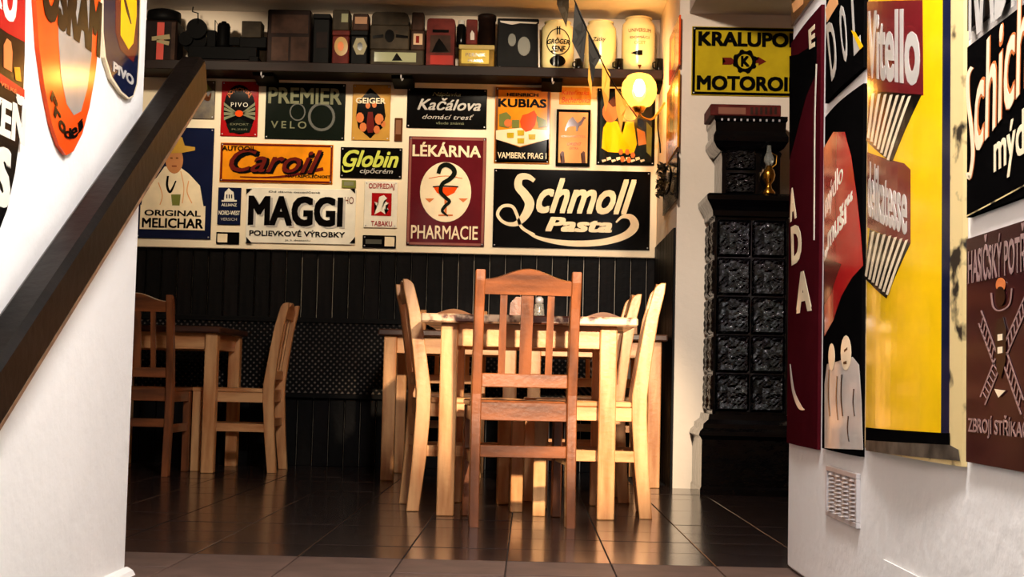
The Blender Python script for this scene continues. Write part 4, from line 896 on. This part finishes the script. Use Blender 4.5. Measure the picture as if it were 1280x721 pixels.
obj('crown', steps(B(), u0-.008, .142, 7.0-sy0, yb, [(0, zE), (.022, zE+.015), (.04, zE+.045), (.04, zE+.07), (.028, zE+.095), (.03, zF-.01), (.036, zF), (.036, zG)]), stove_m, st)
bd = B()
for k in range(10): 
    x = u0-.15+k*.031; box(bd, x-.004, x+.004, 7.0-sy0-.042, 7.0-sy0-.034, zF-.006, zF+.004)
obj('bead_row', bd, steel, st)
for j in range(2): ref(tmesh, 'tile', st, (u0-.05, 7.0-sy0-.005, zD+.06+j*.115), sc=(.9, 1, .56))
# box on top
q = at(931, 145, 7.0)
cb = thing('wooden_box', 'flat reddish brown wooden box with pale label on top of stove', 'box', (q.x, 7.1, zG))
zh = at(930, 132, 7.0).z - zG
obj('body', bx(-.172, .172, -.13, .13, 0, zh, bev=.004), tinm['red_brown'], cb)
pp = Painter(cb, 'back', 6.97); pp.off = .131; pp.rect('pale_label', 898, 134, 932, 143, en('faded brown label', (130, 80, 60), rough=.6), 1)
for k in range(6): pp.rect('slat', 938+k*6, 134, 941+k*6, 143, tinm['brown'], 1)
# brass lamp in front of the upper section
q = at(961, 239, 6.94)
bo = thing('brass_oil_lamp', 'small brass oil lamp with glass chimney on the stove ledge', 'lamp', (q.x, 6.945, zD))
b_ = B(); lathe(b_, [(0, 0), (.03, 0), (.032, .01), (.016, .03), (.012, .05), (.026, .07), (.032, .095), (.026, .12), (.014, .13), (.016, .14), (0, .14)], seg=20); obj('base', b_, brass, bo, smooth=True)
b_ = B(); lathe(b_, [(0, .14), (.014, .14), (.024, .165), (.022, .185), (.012, .205), (.010, .24), (0, .24)], seg=18); obj('chimney', b_, glass_m, bo, smooth=True)
b_ = B(); tube(b_, [(.012, 0, .13), (.035, 0, .15), (.037, 0, .19), (.012, 0, .205)], .003); obj('handle', b_, brass, bo)

# ------------------------------------------------------------------ vent in the right wall
Q = [onx(px_, py_, XR) for px_, py_ in ((1037, 583), (1076, 590), (1074, 657), (1037, 647))]
yc_ = (Q[0].y+Q[1].y)/2; zc_ = sum(q.z for q in Q)/4; vw = abs(Q[0].y-Q[1].y); vh = (Q[0].z-Q[3].z+Q[1].z-Q[2].z)/2
vt = thing('air_vent', 'small galvanised louvred air vent low on the right wall', 'vent', (XR, yc_, zc_), -PI/2)
b_ = B(); fr = .013
for a in ((-vw/2, vw/2, vh/2-fr, vh/2), (-vw/2, vw/2, -vh/2, -vh/2+fr), (-vw/2, -vw/2+fr, -vh/2+fr, vh/2-fr), (vw/2-fr, vw/2, -vh/2+fr, vh/2-fr)): box(b_, a[0], a[1], -.010, 0, a[2], a[3], bev=.0015)
obj('frame', b_, steel, vt)
obj('back_plate', bx(-vw/2+fr, vw/2-fr, -.005, -.001, -vh/2+fr, vh/2-fr), steel, vt)
nc, nr = 4, 10; cw = (vw-2*fr)/nc; rh = (vh-2*fr)/nr; lv = None
for i in range(nc):
    for j in range(nr):
        l_ = (-vw/2+fr+cw*(i+.5), -.005, -vh/2+fr+rh*(j+.5))
        if lv is None:
            b_ = B(); N = 6; top = [(-cw*.38+cw*.76*k/N) for k in range(N+1)]
            A = [b_.verts.new((x, 0, rh*.42)) for x in top]; D = [b_.verts.new((x, -.009*math.sin(PI*k/N), -rh*.2)) for k, x in enumerate(top)]
            for k in range(N): b_.faces.new((A[k], A[k+1], D[k+1], D[k]))
            lv = obj('louvre', b_, steel, vt, l_)
        else: ref(lv, 'louvre', vt, l_)

ap = wall_sign('right', quad(1106, 1182, 1106, 700, 800, XR), 'faint plastered hatch cover low on right wall below yellow sign', plaster, name='hatch_cover', th=.004); ap.root['category'] = 'hatch'
